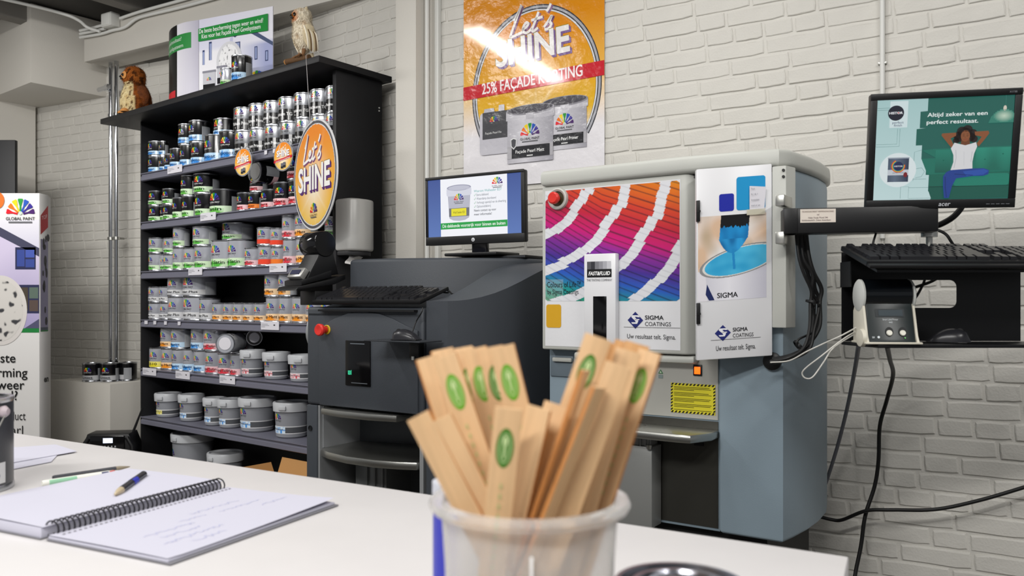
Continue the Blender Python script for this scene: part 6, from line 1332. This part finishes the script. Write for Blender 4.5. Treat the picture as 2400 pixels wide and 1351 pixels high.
# tin at the lower edge, big can at the side
q = P(1596, 1370, .70); T = thing('paint_tin', 'unlabelled metal tin with ringed lid at the front edge of the counter', 'can', (q.x, q.y, TZ+.001), 0); tr_, th2 = .057, q.z-TZ
MB().lathe([(0, 0), (tr_, 0), (tr_, th2-.003)], 48).build('body', M_TIN, T); MB().lathe([(tr_, th2-.006), (tr_+.0015, th2-.003), (tr_, th2), (tr_-.004, th2), (tr_-.006, th2-.005), (tr_-.012, th2-.006), (tr_-.014, th2-.001), (tr_-.018, th2-.001), (tr_-.020, th2-.004), (0, th2-.004)], 48).build('lid', mat('lid_steel', '#8f9098', .22, 1), T)
q = TP(38, 1150); br2 = .085; T = thing('paint_can', 'large dark grey paint can with white label and wire handle at the counter edge', 'can', (q.x-br2*1.22, q.y, TZ+.001), 0)
bh = EYE+(708-935)/F*q.y-TZ
MB().lathe([(0, 0), (br2*.97, 0), (br2, .005), (br2, bh-.004), (0, bh-.004)], 48).build('body', mat('can_dark', '#3c3d42', .3), T); MB().lathe([(br2, bh-.008), (br2+.002, bh-.004), (br2, bh), (br2-.006, bh), (br2-.01, bh-.006), (0, bh-.006)], 48).build('lid', M_TIN, T); MB().lathe([(br2-.002, 0), (br2+.0015, 0), (br2+.0015, .006), (br2, .010)], 48).build('base_rim', M_TIN, T)
a = Art(); a.field(-.5*br2, .014, 1.55*br2, bh*.31, 30, 1, lambda u, v: lin('#d2d2d4')); a.top().disc(1.32*br2, bh*.17, .006, .006, '#20286e', 14); a.build('label', T, cyl(br2), M_INK)
MB().lathe([(0, .0), (.010, .0), (.011, .006), (.006, .012), (0, .013)], 16, M=Matrix.Translation((br2*.985, -br2*.12, bh*.86)) @ Matrix.Rotation(PI/2, 4, 'Y')).build('handle_ear', mat('ear_pink', '#b7a9ae', .35), T)
MB().tube(catmull([(br2*1.09, -br2*.12, bh*.86), (br2*1.02, -br2*.5, bh*.62), (br2*.72, -br2*.86, bh*.50), (br2*.1, -br2*1.08, bh*.44), (-br2*.6, -br2*.95, bh*.48)], 6), .0016, 8).build('wire_handle', M_STEEL, T)
# spiral notebook lying open
n0, n1 = TP(107, 1268), TP(528, 1152); su = (n1-n0).normalized(); SLn = (n1-n0).length; pv = Vector((su.y, -su.x, 0))   # pv points from the coil across the written page
NA = math.atan2(su.y, su.x)
T = thing('spiral_notebook', 'open spiral notebook with blue scribbles on one page, lying on the counter', 'notebook', (n0.x, n0.y, TZ+.0008), NA)
PGW = .245
def page(z, y0, y1, curl=0, lift=0):
    nx, ny = 14, 10; vs, fs = [], []
    for j in range(ny+1):
        for i in range(nx+1):
            x = SLn*i/nx; v = j/ny; y = y0+(y1-y0)*v
            if i in (0, nx) and v > .95: y -= (y1-y0)*.01
            vs.append((x, y, z+curl*v**3*(i/nx)**2+lift*math.sin(PI*v)*.4))
    for j in range(ny):
        for i in range(nx): k = j*(nx+1)+i; f = (k, k+1, k+nx+2, k+nx+1); fs.append(f if y1 > y0 else f[::-1])
    return vs, fs
M_PG = mat('page_white', '#bfbecc', .7)
def sheet_mesh(nm, *a_):
    vs, fs = page(*a_); n = len(vs); me = bpy.data.meshes.new(nm); me.from_pydata(vs, [], fs); me.materials.append(M_PG); [setattr(p, 'use_smooth', True) for p in me.polygons]; me.update(); return link(nm, me, T)
MB().box(-.002, SLn+.003, -PGW-.006, -.004, .0, .0022, .0008).build('back_cover', mat('cover_grey', '#77767c', .5), T)
MB().box(0, SLn, -PGW, -.006, .0022, .006, .0005).build('page_block', M_PG, T)
sheet_mesh('written_page', .0075, -.006, -PGW-.001, .006, .002)
MB().box(0, SLn, .010, PGW+.012, .0, .016, .001).build('turned_pages', M_PG, T)
MB().box(-.003, SLn+.003, .008, PGW+.016, -.0, .0018, .0006).build('front_cover', mat('cover_grey', '#77767c', .5), T)
sheet_mesh('turned_page', .0172, .006, PGW+.010, .0, .003)
ringm = None; nr_ = 38
for k in range(nr_):
    x = .012+(SLn-.024)*k/(nr_-1)
    if ringm is None: ringm = MB().tube([(0, .003+.0125*math.cos(t), .0125+.0115*math.sin(t)) for t in [2*PI*q/16 for q in range(17)]], .0013, 6).mesh('coil_ring', mat('coil_dark', '#2c2b30', .35, .6))
    o = link('coil_ring', ringm, T); o.location = (x, 0, 0); o.rotation_euler = (0, 0, .12)
a = Art(); rs = random.Random(5)
for k in range(nr_): a.rect(.010+(SLn-.024)*k/(nr_-1), -.024, .0145+(SLn-.024)*k/(nr_-1), -.0205, '#8a888e')
def scrib(x, y, L, ang=0, s=.006):
    pts = []; n = int(L/.003)
    for k in range(n): pts.append((x+L*k/n, y+rs.uniform(-1, 1)*s*(.5 if k % 2 else 1)))
    a.stroke(pts, .0008, '#a6abd4', 2)
for x, y, L in ((.05, -.14, .09), (.06, -.165, .07), (.04, -.19, .11), (.07, -.215, .06), (.17, -.10, .10), (.2, -.13, .09), (.26, -.16, .06), (.13, -.12, .05)): scrib(x, y, L)
a.build('handwriting', T, lambda u, v, l: Vector((u, v, .0080+.006*min(1, (-v)/PGW)**3*(u/SLn)**2+.0008*math.sin(PI*min(1, -v/PGW))+.0004)), M_INK)
# pens
def pen(label, A, B, r, col, col2, rz, cap=None):
    d = B-A; L = d.length; T = thing('pen', label, 'pen', A, 0, None, rot=d.to_track_quat('Z', 'Y').to_euler())
    MB().lathe([(0, 0), (r*.8, .001), (r, .004), (r, L*.8)], 18).build('barrel', mat('pen_'+col, col, .3), T); MB().lathe([(r, L*.8), (r*.9, L*.86), (r*.35, L*.97), (0, L)], 18).build('tip', mat('pen_'+col2, col2, .3), T)
    MB().box(-.0018, .0018, -r-.0025, -r-.001, .004, .042, .0006).box(-.0018, .0018, -r-.0012, -r+.002, .003, .008).build('clip', mat('pen_'+(cap or col2), cap or col2, .35), T)
    return T
up = Vector((0, 0, .0062))
pw_ = pen('white pen with green print lying on the counter beside a dark pen', TP(97, 1142)+up, TP(290, 1112)+up, .0055, '#dcdcd4', '#b9b9b2', 0, '#5aa06a')
a = Art(); 
for z0, z1, c in ((.012, .06, '#8fc0a0'), (.105, .118, '#2a2f5c'), (.120, .130, '#c03a34')): a.field(-2.6*.0055, z0, 2.6*.0055, z1, 10, 1, lambda u, v: lin(c))
a.build('pen_print', pw_, cyl(.0055, e0=.0002), M_INK)
pen('dark ballpoint pen lying behind the white pen on the counter', TP(122, 1127)+up*.8, TP(306, 1100)+up*.8, .0045, '#34353c', '#8a7f6c', 0, '#20222c')
up2 = Vector((0, 0, .0235)); 
pb = pen('short black pen with blue grip lying on the turned notebook pages', TP(338, 1140)+up2*.95, TP(268, 1193)+up2*.95, .0065, '#2c2d34', '#b9a98c', 0, '#1a1a20')
a = Art(); a.field(-2.9*.0065, .052, 2.9*.0065, .078, 14, 1, lambda u, v: lin('#2a34b4')); a.build('blue_grip', pb, cyl(.0065, e0=.0003), M_INK)
# loose papers
for i, (L, rz, lab) in enumerate((([(-60, 1105), (180, 1062), (130, 1046), (-60, 1060)], 0, 'loose white paper sheets behind the large can, top one'), ([(-60, 1120), (120, 1085), (150, 1052), (-60, 1050)], 0, 'loose white paper sheet under another behind the large can'))):
    zz = TZ+.0012+.0016*(1-i); pts = [TP(*p) for p in L]; o = pts[0].copy(); o.z = zz
    T = thing('paper_sheet', lab, 'paper', o, 0, 'loose papers behind the can')
    MB().faces([(p.x-o.x, p.y-o.y, 0) for p in pts]+[(p.x-o.x, p.y-o.y, .001) for p in pts], [(3, 2, 1, 0), (4, 5, 6, 7), (0, 1, 5, 4), (1, 2, 6, 5), (2, 3, 7, 6), (3, 0, 4, 7)]).build('sheet', M_PG, T)
